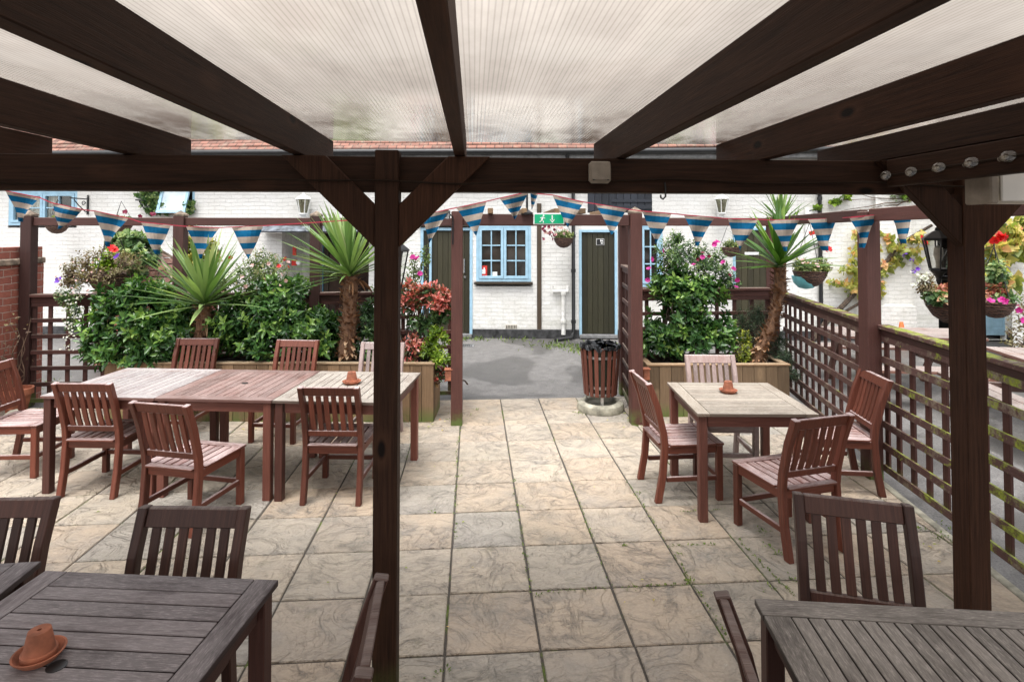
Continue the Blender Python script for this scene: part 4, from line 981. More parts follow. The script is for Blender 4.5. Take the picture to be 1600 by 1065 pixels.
# left trellis behind the long planter
TO = (-5.115, 7.0, 0); tl = thing('trellis_fence', 'brown trellis fence with high top rail behind the long planter on the left', 'trellis', TO)
px_ = [-5.115, -3.43, -1.87, -0.20]
for x in px_: fpost(x, 7.0, 2.16, tl, TO, .12)
for a, b in zip(px_[:-1], px_[1:]):
    mb = MB(); mb.box(((a + b) / 2, 7.0, 2.095), (b - a - .122, .055, .095), along=0); mb.build('top_rail', M['fence'], tl, origin=TO, bevel=.004)
    mb = MB(); mb.box(((a + b) / 2, 6.985, 1.245), (b - a - .122, .11, .035), along=0); mb.box(((a + b) / 2, 6.985, 1.195), (b - a - .122, .045, .062), along=0); mb.build('cap_rail', M['fence'], tl, origin=TO, bevel=.004)
    lattice('lattice', (a + .062, 6.985), (b - .062, 6.985), .03, 1.165, .19, 'fence', tl, TO, -1)
# archway at the way out: two front posts, header, joists, side lattice
AO = (-0.172, 6.02, 0); ar = thing('timber_archway', 'brown timber archway over the way out to the asphalt yard', 'archway', AO)
fpost(-.172, 6.02, 2.19, ar, AO, .118, False); fpost(1.675, 5.90, 2.17, ar, AO, .122, True); fpost(1.845, 7.03, 2.16, ar, AO, .105, False)
mb = MB(); mb.bar((-.112, 6.016, 2.105), (1.613, 5.904, 2.095), .06, .115); mb.build('header', M['fence'], ar, origin=AO, bevel=.004)
mb = MB(); mb.bar((1.69, 5.965, 2.10), (1.835, 6.977, 2.10), .05, .10); mb.build('side_rail', M['fence'], ar, origin=AO, bevel=.004)
mb = MB(); mb.bar((-.174, 6.082, 2.10), (-.198, 6.935, 2.10), .05, .10); mb.build('side_rail', M['fence'], ar, origin=AO, bevel=.004)
mb = MB(); mb.bar((-.08, 7.02, 2.10), (1.79, 7.03, 2.10), .05, .10); mb.build('back_header', M['fence'], ar, origin=AO, bevel=.004)
for (jx, w) in [(.17, .075), (.52, .06), (.86, .06), (1.13, .06), (1.45, .06)]:
    mb = MB(); mb.bar((jx, 5.90, 2.192), (jx + .03, 7.15, 2.192), .055, .055); mb.build('joist', M['planter'], ar, origin=AO, bevel=.004)
lattice('side_lattice', (1.70, 5.97), (1.83, 6.97), .03, 1.54, .19, 'fence', ar, AO, 1)
mb = MB(); mb.bar((1.70, 5.965, 1.56), (1.832, 6.975, 1.56), .07, .035); mb.build('cap_rail', M['fence'], ar, origin=AO, bevel=.004)
# right back trellis
BO = (2.9, 7.0, 0); tb_ = thing('trellis_fence', 'short brown trellis fence behind the right planter and leaning yucca', 'trellis', BO)
fpost(3.74, 7.0, 2.16, tb_, BO, .115, False)
mb = MB(); mb.box((2.79, 7.0, 2.10), (1.78, .055, .10), along=0); mb.build('top_rail', M['fence'], tb_, origin=BO, bevel=.004)
mb = MB(); mb.box((2.79, 6.985, 1.265), (1.78, .10, .035), along=0); mb.box((2.79, 6.985, 1.212), (1.78, .045, .068), along=0); mb.build('cap_rail', M['fence'], tb_, origin=BO, bevel=.004)
lattice('lattice', (1.905, 6.985), (3.68, 6.985), .03, 1.178, .2, 'fence', tb_, BO, -1)
# right side fence
CO = (3.22, 4.5, 0); fr = thing('trellis_fence', 'mossy brown trellis fence running along the right side of the patio', 'trellis', CO)
fpost(3.215, 4.5, 2.14, fr, CO, .118, False); fpost(2.86, 2.15, 2.14, fr, CO, .11, False)
A_, B_, C_ = (3.83, 6.90), (3.30, 4.55), (2.92, 2.10)
B2 = (3.285, 4.44)
for nm, p, q, hm in [('lattice', A_, B_, 'mossrail'), ('lattice', B2, C_, 'mossrail')]:
    lattice(nm, p, q, .07, 1.15, .178, 'fence', fr, CO, -1, w=.054, hmat=hm)
    d = (Vector((*q, 0)) - Vector((*p, 0))).normalized()
    mb = MB(); mb.bar(Vector((*p, 1.215)), Vector((*q, 1.215)), .095, .032); mb.build('cap_rail', M['capmoss'], fr, origin=CO, bevel=.004)
    mb = MB(); mb.bar(Vector((*p, 1.172)), Vector((*q, 1.172)), .05, .05); mb.build('under_rail', M['fence'], fr, origin=CO, bevel=.003)
mb = MB(); mb.bar((3.765, 6.94, 2.11), (3.225, 4.56, 2.11), .055, .10); mb.build('top_rail', M['fence'], fr, origin=CO, bevel=.004)
mb = MB(); mb.bar((3.205, 4.44, 2.11), (2.868, 2.206, 2.11), .055, .10); mb.build('top_rail', M['fence'], fr, origin=CO, bevel=.004)
# strip of dark soil/gravel kerb beside the fence
mb = MB()
for k in range(5):
    y0 = 0.6 + k * 0.95; y1 = y0 + .94
    mb.bar((2.42 + .175 * y0 + .035, y0, -.012), (2.42 + .175 * y1 + .035, y1, -.012), .055, .03)
o = mb.build('kerb', M['concrete'], bevel=.006); o['kind'] = 'structure'

# floodlights, exit sign, pole on the archway
s0 = V(690, 325, 5.93)
fl = thing('floodlight', 'small dark floodlight fixed beside the left archway post', 'floodlight', (s0.x + .06, 5.9, s0.z - .07))
mb = MB(); mb.box((-.02, -.02, .0), (.10, .07, .07), Matrix.Rotation(R(-15), 3, 'X')); mb.build('housing', M['black'], fl, bevel=.006, origin=(0, 0, 0))
mb = MB(); mb.box((-.02, -.058, -.012), (.085, .006, .055), Matrix.Rotation(R(-15), 3, 'X')); mb.build('lens', M['clear'], fl)
mb = MB(); mb.tube([(.03, .0, 0), (.055, .05, -.02), (.055, .06, -.3)], .008, 6); mb.build('bracket', M['black'], fl)
e0 = V(835, 334, 5.88); e1 = V(874, 350, 5.88)
es = thing('exit_sign', 'green emergency exit sign with running man under the archway header', 'sign', ((e0.x + e1.x) / 2 + .02, 5.88, e1.z))
w_ = e1.x - e0.x + .04; h_ = e0.z - e1.z
mb = MB(); mb.box((0, 0, h_ / 2), (w_ + .02, .03, h_ + .012)); mb.build('housing', M['white'], es, bevel=.004)
mb = MB(); mb.box((0, -.018, h_ / 2), (w_, .008, h_ - .012)); mb.build('face', M['green_sign'], es)
mb = MB(); y = -.0235; zc = h_ / 2; k = h_ / .115
def sq(pts):
    mb.prism([(a * k, b * k) for a, b in pts], y - .002, y + .002, frame=lambda yy, a, b: (a, yy, zc + b))
mx_ = -.075
sq([(mx_ + .012 + .010 * math.cos(t_), .036 + .010 * math.sin(t_)) for t_ in [i * math.pi / 5 for i in range(10)]])
sq([(mx_ - .006, .022), (mx_ + .012, .024), (mx_ + .004, -.012), (mx_ - .014, -.010)])
sq([(mx_ + .008, .022), (mx_ + .032, .006), (mx_ + .029, .001), (mx_ + .006, .012)])
sq([(mx_ - .004, .022), (mx_ - .028, .012), (mx_ - .026, .006), (mx_ - .006, .013)])
sq([(mx_ - .012, -.010), (mx_ - .002, -.012), (mx_ + .016, -.026), (mx_ + .012, -.046), (mx_ + .004, -.044), (mx_ + .006, -.028)])
sq([(mx_ - .014, -.010), (mx_ - .004, -.012), (mx_ - .018, -.034), (mx_ - .038, -.036), (mx_ - .038, -.029), (mx_ - .022, -.027)])
ax_ = .035
sq([(ax_ - .006, .042), (ax_ + .006, .042), (ax_ + .006, -.012), (ax_ - .006, -.012)])
sq([(ax_ - .026, -.010), (ax_ - .026, -.002), (ax_, -.030), (ax_, -.044)]); sq([(ax_ + .026, -.002), (ax_ + .026, -.010), (ax_, -.044), (ax_, -.030)])
mb.build('pictogram', M['white'], es)
p = V(825, 339, 5.84); mb = MB(); mb.lathe([(0, -.015), (.06, -.012), (.062, .008), (.03, .03), (.012, .04), (.012, .27), (0, .27)], 16, (p.x, 5.95, 2.165)); o = mb.build('pole_socket', M['black'], None, smooth=True, origin=(p.x, 5.95, 2.165)); tag(o, 'short black pole on a round base above the exit sign', 'pole')
# terracotta wall pots on the archway posts
for (px, py, lab) in [(701, 585, 'small square terracotta box hung beside the left archway post'), (1009, 584, 'small square terracotta box hung beside the right archway post')]:
    p = V(px, py, 6.0); c_ = thing('wall_ashtray', lab, 'ash box', (p.x, 6.0, p.z - .06))
    mb = MB(); mb.box((0, 0, .055), (.07, .07, .11)); mb.build('body', M['terracotta'], c_, bevel=.008); mb = MB(); mb.box((0, 0, .117), (.085, .085, .014)); mb.build('lid', M['terracotta'], c_, bevel=.004)

# ================================================================== PLANTERS
def planter(label, a, b, h, depth):
    a, b = Vector((*a, 0)), Vector((*b, 0)); d = b - a; L = d.length; d.normalize(); back = Vector((-d.y, d.x, 0))
    o = thing('planter', label, 'planter', a)
    mb = MB(); n = max(3, round(L / .125)); w = L / n
    for k in range(n):
        q = a + d * (k + .5) * w + back * .012
        mb.bar(q + Vector((0, 0, .0)), q + Vector((0, 0, h - .022 + rng.uniform(-.004, .003))), w - .004, .024, up=back)
    mb.build('front_boards', M['planter'], o, origin=a, bevel=.002)
    for e, nm in ((a, -1), (b, 1)):
        mb = MB(); m = 4; ww = (depth - .03) / m
        for k in range(m):
            q = e - d * nm * .013 + back * (.03 + (k + .5) * ww)
            mb.bar(q, q + Vector((0, 0, h - .022)), ww - .004, .024, up=d)
        mb.build('end_boards', M['planter'], o, origin=a, bevel=.002)
    mb = MB(); q0, q1 = a + back * (depth - .012), b + back * (depth - .012)
    mb.bar(q0 + Vector((0, 0, h / 2)), q1 + Vector((0, 0, h / 2)), .024, h - .03); mb.build('back_boards', M['planter'], o, origin=a)
    mb = MB(); z = Vector((0, 0, h - .009))
    mb.bar(a + back * .03 + z - d * .01, b + back * .03 + z + d * .01, .075, .02); mb.bar(a + back * (depth - .03) + z, b + back * (depth - .03) + z, .07, .02)
    for e, s_ in ((a, 1), (b, -1)): mb.bar(e + d * s_ * .028 + back * .069 + z, e + d * s_ * .028 + back * (depth - .067) + z, .07, .019)
    mb.build('rim', M['planter'], o, origin=a, bevel=.004)
    mb = MB(); nx = max(6, int(L / .12)); 
    for k in range(nx):
        for j in range(4):
            def P_(i, jj): return a + d * (.03 + (L - .06) * i / nx) + back * (.03 + (depth - .06) * jj / 4) + Vector((0, 0, h - .05 + .02 * math.sin(i * 2.3 + jj * 1.7)))
            mb.quad(P_(k, j), P_(k + 1, j), P_(k + 1, j + 1), P_(k, j + 1))
    mb.build('soil', M['soil'], o, origin=a)
    return o
planter('long wooden planter of vertical boards behind the row of left tables', (-3.86, 6.34), (-.415, 6.07), .61, .50)
planter('short wooden planter behind the square right table', (1.86, 6.09), (3.38, 6.0), .56, .55)

# ================================================================== LITTER BIN
bp = G(938, 641); bp = Vector((1.415, 6.40, 0)); BO_ = (bp.x, bp.y, 0)
bn = thing('litter_bin', 'round slatted wooden litter bin with black liner at the archway', 'litter bin', BO_)
mb = MB(); pr = []
for k in range(9):
    th = math.pi * k / 8; pr.append((.205 - .048 * math.cos(th), .05 + .05 * math.sin(th) * (1 if k < 9 else 1)))
mb.lathe([(.255, 0), (.262, .03), (.25, .075), (.215, .098), (.175, .09), (.16, .06), (.0, .05)], 36); mb.build('base', M['concrete'], bn, smooth=True)
mb = MB(); mb.lathe([(.145, .20), (.185, .68), (.178, .68), (.14, .21), (.0, .21)], 28); mb.build('drum', M['binside'], bn, smooth=True)
mb = MB()
for k in range(18):
    th = 2 * math.pi * k / 18 + .1; c, s = math.cos(th), math.sin(th)
    mb.bar((.176 * c, .176 * s, .175), (.216 * c, .216 * s, .705 + rng.uniform(-.008, .01)), .044, .015, up=(c, s, -.1))
mb.build('slats', M['bin'], bn, bevel=.003)
mb = MB()
for z, r_ in ((.60, .2015), (.27, .176)): mb.lathe([(r_ - .004, z - .013), (r_, z - .013), (r_, z + .013), (r_ - .004, z + .013)], 32)
mb.build('hoop', M['steel'], bn, smooth=True)
for th in (4.6, 2.6, .5):
    mb = MB(); c, s = math.cos(th), math.sin(th); mb.bar((.165 * c, .165 * s, .05), (.165 * c, .165 * s, .25), .032, .008, up=(c, s, 0)); mb.build('leg', M['steel'], bn)
mb = MB(); n = 60; rings = [(.135, .50), (.165, .66), (.195, .715), (.222, .725), (.232, .69)]
vs = []; fs = []
for i, (r_, z) in enumerate(rings):
    for j in range(n):
        th = 2 * math.pi * j / n; w = (.010 * math.sin(j * .9 + i) + .008 * math.sin(j * 1.7 + i * 2) + rng.uniform(-.004, .004)) * (1 if i else .3)
        vs.append(((r_ + w * .3) * math.cos(th), (r_ + w * .3) * math.sin(th), z + w + (.012 * math.sin(j * 1.3) if i == 4 else 0)))
for i in range(len(rings) - 1):
    for j in range(n): j2 = (j + 1) % n; fs.append((i * n + j, i * n + j2, (i + 1) * n + j2, (i + 1) * n + j))
fs.append(tuple(range(n))[::-1])
mb.add(vs, fs)
# crumpled folds lying inside the mouth
for k in range(70):
    a_, r_ = rng.uniform(0, 6.28), .18 * math.sqrt(rng.random()); p = Vector((r_ * math.cos(a_), r_ * math.sin(a_), .69 + rng.uniform(-.02, .035))); e = rng.uniform(0, 6.28); q = Vector((math.cos(e), math.sin(e), rng.uniform(-.4, .4))) * .06; u = Vector((-math.sin(e), math.cos(e), rng.uniform(-.8, .8))) * .04
    mb.quad(p - q - u, p + q - u * .3, p + q * .8 + u, p - q * .7 + u * .8)
mb.build('liner', M['binliner'], bn)

# ================================================================== CHAIRS
def make_chair(mat, label):
    t_ = thing('dining_chair', label, 'chair', (0, 0, 0), 0)
    mm = M[mat]
    prof = [(-.275, 0), (-.225, 0), (-.188, .20), (-.172, .40), (-.182, .50), (-.232, .70), (-.295, .868), (-.340, .860), (-.278, .69), (-.232, .50), (-.222, .40), (-.238, .20)]
    for sx in (-1, 1):
        mb = MB(); mb.prism(prof, sx * .203 - .019, sx * .203 + .019); mb.build('leg', mm, t_, bevel=.004)
        mb = MB(); mb.box((sx * .203, .215, .203), (.042, .046, .406), along=2); mb.build('leg', mm, t_, bevel=.004)
    mb = MB()
    for sx in (-1, 1): mb.box((sx * .206, .005, .378), (.022, .37, .055), along=1)
    mb.box((0, .222, .378), (.362, .024, .055), along=0); mb.box((0, -.196, .378), (.366, .024, .055), along=0)
    mb.build('seat_frame', mm, t_, bevel=.003)
    mb = MB()
    for k in range(7):
        x = -.186 + k * .062
        mb.box((x, .0, .4145 - .004 * (1 - abs(x) / .19)), (.050, .365, .016), along=1)
    mb.box((0, .217, .4145), (.458, .058, .018), along=0); mb.box((0, -.213, .4145), (.362, .050, .018), along=0)
    for sx in (-1, 1): mb.box((sx * .218, .012, .4148), (.022, .345, .016), along=1)
    mb.build('seat', mm, t_, bevel=.004)
    def yb(z):  # line of the back rest
        P_ = [(-.197, .40), (-.207, .50), (-.255, .695), (-.3175, .864)]
        for (y0, z0), (y1, z1) in zip(P_[:-1], P_[1:]):
            if z <= z1: return y0 + (y1 - y0) * (z - z0) / (z1 - z0)
        return P_[-1][0]
    mb = MB(); za, zb_ = .795, .862
    mb.prism([(yb(za) - .013, za), (yb(za) + .013, za), (yb(zb_) + .013, zb_), (yb(zb_) - .013, zb_)], -.1835, .1835); mb.build('top_rail', mm, t_, bevel=.004)
    mb = MB(); za, zb_ = .478, .522
    mb.prism([(yb(za) - .012, za), (yb(za) + .012, za), (yb(zb_) + .012, zb_), (yb(zb_) - .012, zb_)], -.1835, .1835); mb.build('bottom_rail', mm, t_, bevel=.004)
    mb = MB()
    for k in range(6):
        x = -.138 + k * .0552
        zz = [.523, .59, .66, .73, .794]
        pl = [(yb(z) - .008 - .010 * math.sin((z - .523) / .271 * math.pi), z) for z in zz] + [(yb(z) + .006 - .010 * math.sin((z - .523) / .271 * math.pi), z) for z in zz[::-1]]
        mb.prism(pl, x - .018, x + .018)
    mb.build('back_slats', mm, t_, bevel=.002)
    for sx in (-1, 1):
        mb = MB(); mb.bar((sx * .203, -.186, .165), (sx * .203, .191, .165), .02, .036); mb.build('stretcher', mm, t_, bevel=.003)
    mb = MB(); mb.box((0, .215, .165), (.362, .02, .036), along=0); mb.build('stretcher', mm, t_, bevel=.003)
    return t_
protos = {}
def chair(kind, x, y, hx, hy, label, group):
    if kind not in protos:
        o = make_chair(kind, label); protos[kind] = o
    else: o = copy_tree(protos[kind])
    o['label'] = label; o['group'] = group
    o.location = (x, y, 0); o.rotation_euler = (0, 0, math.atan2(-hx, hy))
    return o
gl_, gr_, gf_ = 'chairs around the long left tables', 'chairs around the square right table', 'chairs at the foreground tables'
chair('chair_red', -3.735, 5.135, 1, -.02, 'reddish wooden chair at the left end of the long table, facing right', gl_)
chair('chair_red', -2.84, 4.775, .095, .995, 'reddish wooden chair seen from behind at the leftmost joined table, seat tucked under', gl_)
chair('chair_red', -1.945, 4.205, .268, .963, 'reddish wooden chair pulled out and turned at the middle of the long table', gl_)
chair('chair_red', -1.006, 4.545, .094, .995, 'reddish wooden chair seen straight from behind, left of the pergola post', gl_)
chair('chair_red', -2.90, 5.95, -.08, -1, 'wooden chair facing us beyond the long table, below the bushy left yucca', gl_)
chair('chair_red', -1.85, 5.79, -.147, -.99, 'wooden chair facing us across the middle of the long table', gl_)
chair('chair_grey', -.95, 5.60, -.13, -.99, 'weathered greyish chair beyond the long table, half hidden by the pergola post', gl_)
chair('chair_red', 1.59, 4.385, 1, .03, 'reddish wooden chair on the left of the square table, in profile', gr_)
chair('chair_grey', 2.10, 4.80, -.10, -1, 'weathered chair between the square table and the short planter', gr_)
chair('chair_red', 2.03, 3.665, -.215, .97, 'reddish chair with its back to us in front of the square table', gr_)
chair('chair_red', 2.835, 4.40, -.98, .17, 'reddish chair beside the mossy fence on the right of the square table', gr_)
chair('chair_dark', -1.965, 2.25, -.03, -1, 'dark chair back cut off by the left edge of the photo', gf_)
chair('chair_dark', -1.15, 2.12, -.09, -1, 'dark wooden chair facing us behind the foreground left table', gf_)
chair('chair_dark', 1.465, 2.03, -.33, -.94, 'dark wooden chair facing us behind the foreground right table', gf_)
chair('chair_dark', -.60, 1.69, -1, -.05, 'dark chair seen edge-on at the right side of the foreground left table', gf_)
chair('chair_dark', 1.03, 1.485, .98, -.2, 'dark chair seen edge-on at the left side of the foreground right table', gf_)

# ================================================================== TABLES
def table(x, y, rz, top, legm, label, group=None, size=.90, depth=None, slats_along='y', hole=False, n=11):
    depth = depth or size
    t_ = thing('wooden_table', label, 'table', (x, y, 0), rz, group)
    hx, hy = size / 2, depth / 2; fw = .085; zt = .74; th = .022
    mb = MB()
    if slats_along == 'y': sx, sy, tr = hx, hy, (lambda a, b: (a, b))
    else: sx, sy, tr = hy, hx, (lambda a, b: (b, a))
    def tb(a, b, la, lb, al):
        ca, cb_ = tr(a, b); l0, l1 = tr(la, lb); mb.box((ca, cb_, zt - th / 2), (l0, l1, th), along=(al if slats_along == 'y' else 1 - al))
    # border boards: ends across (b = +-sy), sides along
    tb(0, sy - fw / 2, 2 * sx, fw, 0); tb(0, -sy + fw / 2, 2 * sx, fw, 0)
    iw = 2 * sx - 2 * fw
    tb(sx - fw / 2, 0, fw - .002, 2 * sy - 2 * fw - .004, 1); tb(-sx + fw / 2, 0, fw - .002, 2 * sy - 2 * fw - .004, 1)
    w = iw / n
    for k in range(n): tb(-sx + fw + (k + .5) * w, 0, w - .005, 2 * sy - 2 * fw - .006, 1)
    mb.build('tabletop', M[top], t_, bevel=.002)
    mb = MB(); 
    for sg in (-1, 1):
        mb.box((0, sg * (hy - .045), .678), (2 * hx - .16, .022, .076), along=0); mb.box((sg * (hx - .045), 0, .678), (.022, 2 * hy - .16, .076), along=1)
    mb.box((0, 0, .70), (.06, 2 * hy - .12, .03), along=1)
    mb.build('apron', M[legm], t_, bevel=.002)
    for a in (-1, 1):
        for b in (-1, 1):
            mb = MB(); mb.box((a * (hx - .043), b * (hy - .043), .3585), (.058, .058, .717), along=2); mb.build('leg', M[legm], t_, bevel=.004)
    if hole:
        mb = MB(); mb.lathe([(.026, zt - .004), (.026, zt + .0015), (.023, zt + .0015), (.023, zt + .0006), (0, zt + .0006)], 20); mb.build('parasol_hole_disc', M['black'], t_)  # no opening cut: black disc on the top paints the dark of the hole
    return t_
rz = -math.atan2(.36, 2.68)
cL = Vector((-1.863, 4.868)); dL = Vector((math.cos(rz), math.sin(rz)))
for k, (top, lab, hole) in enumerate([('top_bleached', 'bleached silvery wooden table at the left end of the long row', False), ('top_reddish', 'reddish wooden table in the middle of the long row, with parasol hole', True), ('top_grey', 'grey wooden table at the right end of the long row, behind the pergola post', False)]):
    c = cL + dL * (k - 1) * .903
    table(c.x, c.y, rz, top, 'table_leg', lab, 'tables pushed into one long row', .898, .90, 'y', hole)
table(1.962, 4.228, R(-4.7), 'top_pale', 'table_leg', 'square pale weathered table with terracotta pot on the right side', None, .82, .82, 'x', False, 9)
rf = R(-7.5); c = Vector((-.689, 2.124)) + Vector((math.cos(rf), math.sin(rf))) * -.437 + Vector((-math.sin(rf), math.cos(rf))) * -.437
table(c.x, c.y, rf, 'top_dusk', 'table_leg_dark', 'dark purplish-grey table in the left foreground with a pot on it', None, .874, .874, 'x', True, 10)
rg = R(-8.6); c2 = Vector((.945, 1.912)) + Vector((math.cos(rg), math.sin(rg))) * .45 + Vector((-math.sin(rg), math.cos(rg))) * -.45
table(c2.x, c2.y, rg, 'top_old', 'table_leg_dark', 'old grey slatted table in the right foreground', None, .90, .90, 'y', False, 14)
c3 = Vector((-1.60, 2.25)) + Vector((-.437, -.40))
table(c3.x, c3.y, R(2), 'top_dusk', 'table_leg_dark', 'grey table corner at the left edge beside the foreground table', None, .874, .874, 'x', False, 10)

def ash(p, s, lab1, lab2, tilt_=0.0):
    x, y = p.x, p.y; z0 = .7415
    o = MB(); o.lathe([(0, 0), (.058 * s, 0), (.078 * s, .018), (.080 * s, .022), (.074 * s, .022), (.058 * s, .007), (0, .006)], 28, (x, y, z0)); a = o.build('plant_saucer', M['terracotta'], None, smooth=True, origin=(x, y, z0)); tag(a, lab1, 'saucer', 'terracotta saucers on the tables')
    o = MB(); zz = z0 + .0075
    o.lathe([(.054 * s, 0), (.054 * s, .020 * s), (.047 * s, .022 * s), (.047 * s, .025 * s), (.034 * s, .090 * s), (.029 * s, .092 * s), (.007 * s, .091 * s), (.007 * s, .080 * s), (0, .080 * s)], 28, (x, y, zz)); a = o.build('flower_pot', M['terracotta'], None, smooth=True, origin=(x, y, zz)); tag(a, lab2, 'flower pot', 'upturned terracotta pots on the tables')
ash(Vector((1.955, 4.34)), .86, 'terracotta saucer under the pot on the square right table', 'terracotta pot upturned on the saucer of the square right table')
ash(Vector((-.99, 4.80)), .95, 'terracotta saucer under the pot on the long left table', 'terracotta pot upturned on the long left table near the pergola post')
ash(G(61, 1026, .745), .82, 'terracotta saucer under the pot in the left foreground', 'terracotta pot upturned on the dark table in the left foreground')
# ================================================================== BUNTING
def make_flag(a, b, h, tipx, parent, origin, curl=0.0, tip_out=0.0):
    """striped pennant hanging between two points of the tape"""
    a, b = Vector(a), Vector(b); mid = a.lerp(b, .5); tip = Vector((mid.x + tipx, mid.y + tip_out, mid.z - h))
    mb = MB(); rows = [0, .07, .11, .31, .50, .68, .84, .985]; cols = 6
    cm = [1, 1, 0, 1, 0, 1, 0]
    nrm_ = Vector((-(b - a).y, (b - a).x, 0)).normalized()
    def pt(f, c):
        L_, R_ = a.lerp(tip, f), b.lerp(tip, f); p = L_.lerp(R_, c)
        return p + nrm_ * (curl * math.sin(math.pi * c) * (0.3 + f) + .016 * math.sin(f * 5 + c * 4 + a.x * 7))
    for i in range(len(rows) - 1):
        sub = 2
        for q in range(sub):
            f0 = rows[i] + (rows[i + 1] - rows[i]) * q / sub; f1 = rows[i] + (rows[i + 1] - rows[i]) * (q + 1) / sub
            for c in range(cols):
                mb.quad(pt(f0, c / cols), pt(f0, (c + 1) / cols), pt(f1, (c + 1) / cols), pt(f1, c / cols), m=cm[i], r=.5)
    return mb.build('flag', [M['flag_blue'], M['flag_sand']], parent, smooth=True, origin=origin)
def bunting(label, flags, lead, tail):
    O = V(*flags[len(flags) // 2][0:2], flags[len(flags) // 2][5]); bn_ = thing('bunting', label, 'bunting', O)
    pts = [V(*p) for p in lead]
    for (ax, ay, bx, by, (tx, ty), d) in flags:
        a, b = V(ax, ay, d), V(bx, by, d); tp = V(tx, ty, d)
        mid = a.lerp(b, .5); make_flag(a, b, mid.z - tp.z, tp.x - mid.x, bn_, O, rng.uniform(-.07, .07), rng.uniform(-.04, .04))
        pts += [a + Vector((0, 0, .002)), b + Vector((0, 0, .002))]
    pts += [V(*p) for p in tail]
    mb = MB()
    for p, q in zip(pts[:-1], pts[1:]):
        if (q - p).length > 1e-4: mb.bar(p, q, .004, .010)
    mb.build('tape', M['string'], bn_, origin=O)
D0 = 6.12
bunting('blue and sand striped bunting swagged along the left half of the trellis and archway', [
    (11, 299, 62, 309, (25, 347), D0), (80, 317, 130, 328, (92, 358), D0), (148, 330, 200, 341, (164, 386), D0), (219, 347, 268, 352, (245, 398), D0),
    (292, 354, 342, 356, (313, 405), D0), (361, 355, 412, 353, (389, 405), D0), (660, 337, 702, 327, (671, 380), 5.8), (713, 325, 760, 315, (744, 369), 5.75), (781, 310, 826, 300, (805, 343), 5.72)],
    [(-20, 290, D0)], [(827, 299, 5.72)])
bunting('blue and sand striped bunting swagged from the archway pole along the right fence', [
    (828, 299, 841, 303, (831, 328), 5.74), (863, 305, 912, 316, (886, 356), 5.72), (931, 319, 980, 327, (955, 367), 5.72), (1003, 330, 1049, 334, (1027, 381), 5.7), (1069, 336, 1117, 340, (1091, 385), 5.72),
    (1137, 342, 1184, 343, (1158, 392), 5.75), (1202, 344, 1250, 343, (1226, 393), 5.7), (1262, 343, 1310, 341, (1285, 392), 5.3), (1329, 340, 1372, 336, (1351, 388), 4.36), (1389, 334, 1430, 331, (1410, 381), 4.2)],
    [(827, 299, 5.74)], [(1470, 322, 4.0)])

# ================================================================== LANTERNS
def lantern(px0, py0, px1, py1, v, label, mat, wallside, on_wall=False):
    """hexagonal coach lantern; its glass body spans the pixel box"""
    if on_wall: a, b = WP(px0, py0, .22), WP(px1, py1, .22)
    else: a, b = V(px0, py0, v), V(px1, py1, v)
    w = abs(b.x - a.x); h = a.z - b.z; c = Vector(((a.x + b.x) / 2, (a.y + b.y) / 2, b.z)); o = thing('wall_lantern', label, 'lantern', c)
    r = w / 2; mm = M[mat]
    mb = MB(); mb.lathe([(r * 1.02, h * .70), (r * .95, h * .735), (r * .35, h * .88), (r * .20, h * .90), (r * .16, h * .96), (0, h)], 6); mb.build('roof', mm, o)
    mb = MB(); mb.lathe([(r * .46, .0), (r * .56, h * .02), (r * .56, h * .07), (r * .46, h * .075)], 6); mb.lathe([(r * .94, h * .68), (r * .94, h * .71), (r * .5, h * .715)], 6)
    for k in range(6):
        th = math.pi * k / 3; mb.bar((r * .52 * math.cos(th), r * .52 * math.sin(th), h * .06), (r * .90 * math.cos(th), r * .90 * math.sin(th), h * .70), r * .085, r * .085, up=(math.cos(th), math.sin(th), 0))
    mb.build('frame', mm, o)
    mb = MB(); mb.lathe([(r * .48, h * .075), (r * .84, h * .68)], 6); mb.f = mb.f[:6]; mb.uv = mb.uv[:6]; mb.r = mb.r[:6]; mb.m = mb.m[:6]; mb.build('glass', M['smoky' if mat == 'white' else 'clear'], o)
    mb = MB(); mb.lathe([(r * .16, h * .07), (r * .16, h * .22), (r * .28, h * .36), (r * .25, h * .52), (0, h * .58)], 12); mb.build('bulb', M['ivory'], o, smooth=True)
    mb = MB(); mb.lathe([(0, -h * .30), (r * .10, -h * .27), (r * .16, -h * .2), (r * .14, -h * .15), (r * .28, -h * .06), (r * .46, 0), (0, .001)], 12)
    ws = Vector(wallside)
    mb.tube([(0, 0, -h * .13), tuple(ws * .6 + Vector((0, 0, -h * .15))), tuple(ws + Vector((0, 0, -h * .05)))], r * .14, 8)
    mb.bar(ws + Vector((0, 0, -h * .2)), ws + Vector((0, 0, h * .3)), r * .5, .012, up=tuple(ws)); mb.build('bracket', mm, o, smooth=True)
    return o
nx, ny = -math.sin(WA), math.cos(WA)
lantern(469, 302, 493, 336, 0, 'white coach lantern on the white wall left of the pergola post', 'white', (nx * .2, ny * .2, 0), True)
lantern(1110, 302, 1134, 335, 0, 'white coach lantern on the white wall above the right shrub', 'white', (nx * .2, ny * .2, 0), True)
p = V(1466, 400, 2.66)
lantern(1443, 353, 1489, 424, 2.66, 'black coach lantern with clear panes on the right pergola post', 'black', (.125, -.03, .0))
lantern(588, 366, 640, 452, 2.82, 'black coach lantern mostly hidden behind the left pergola post', 'black', (.0, -.21, .0))

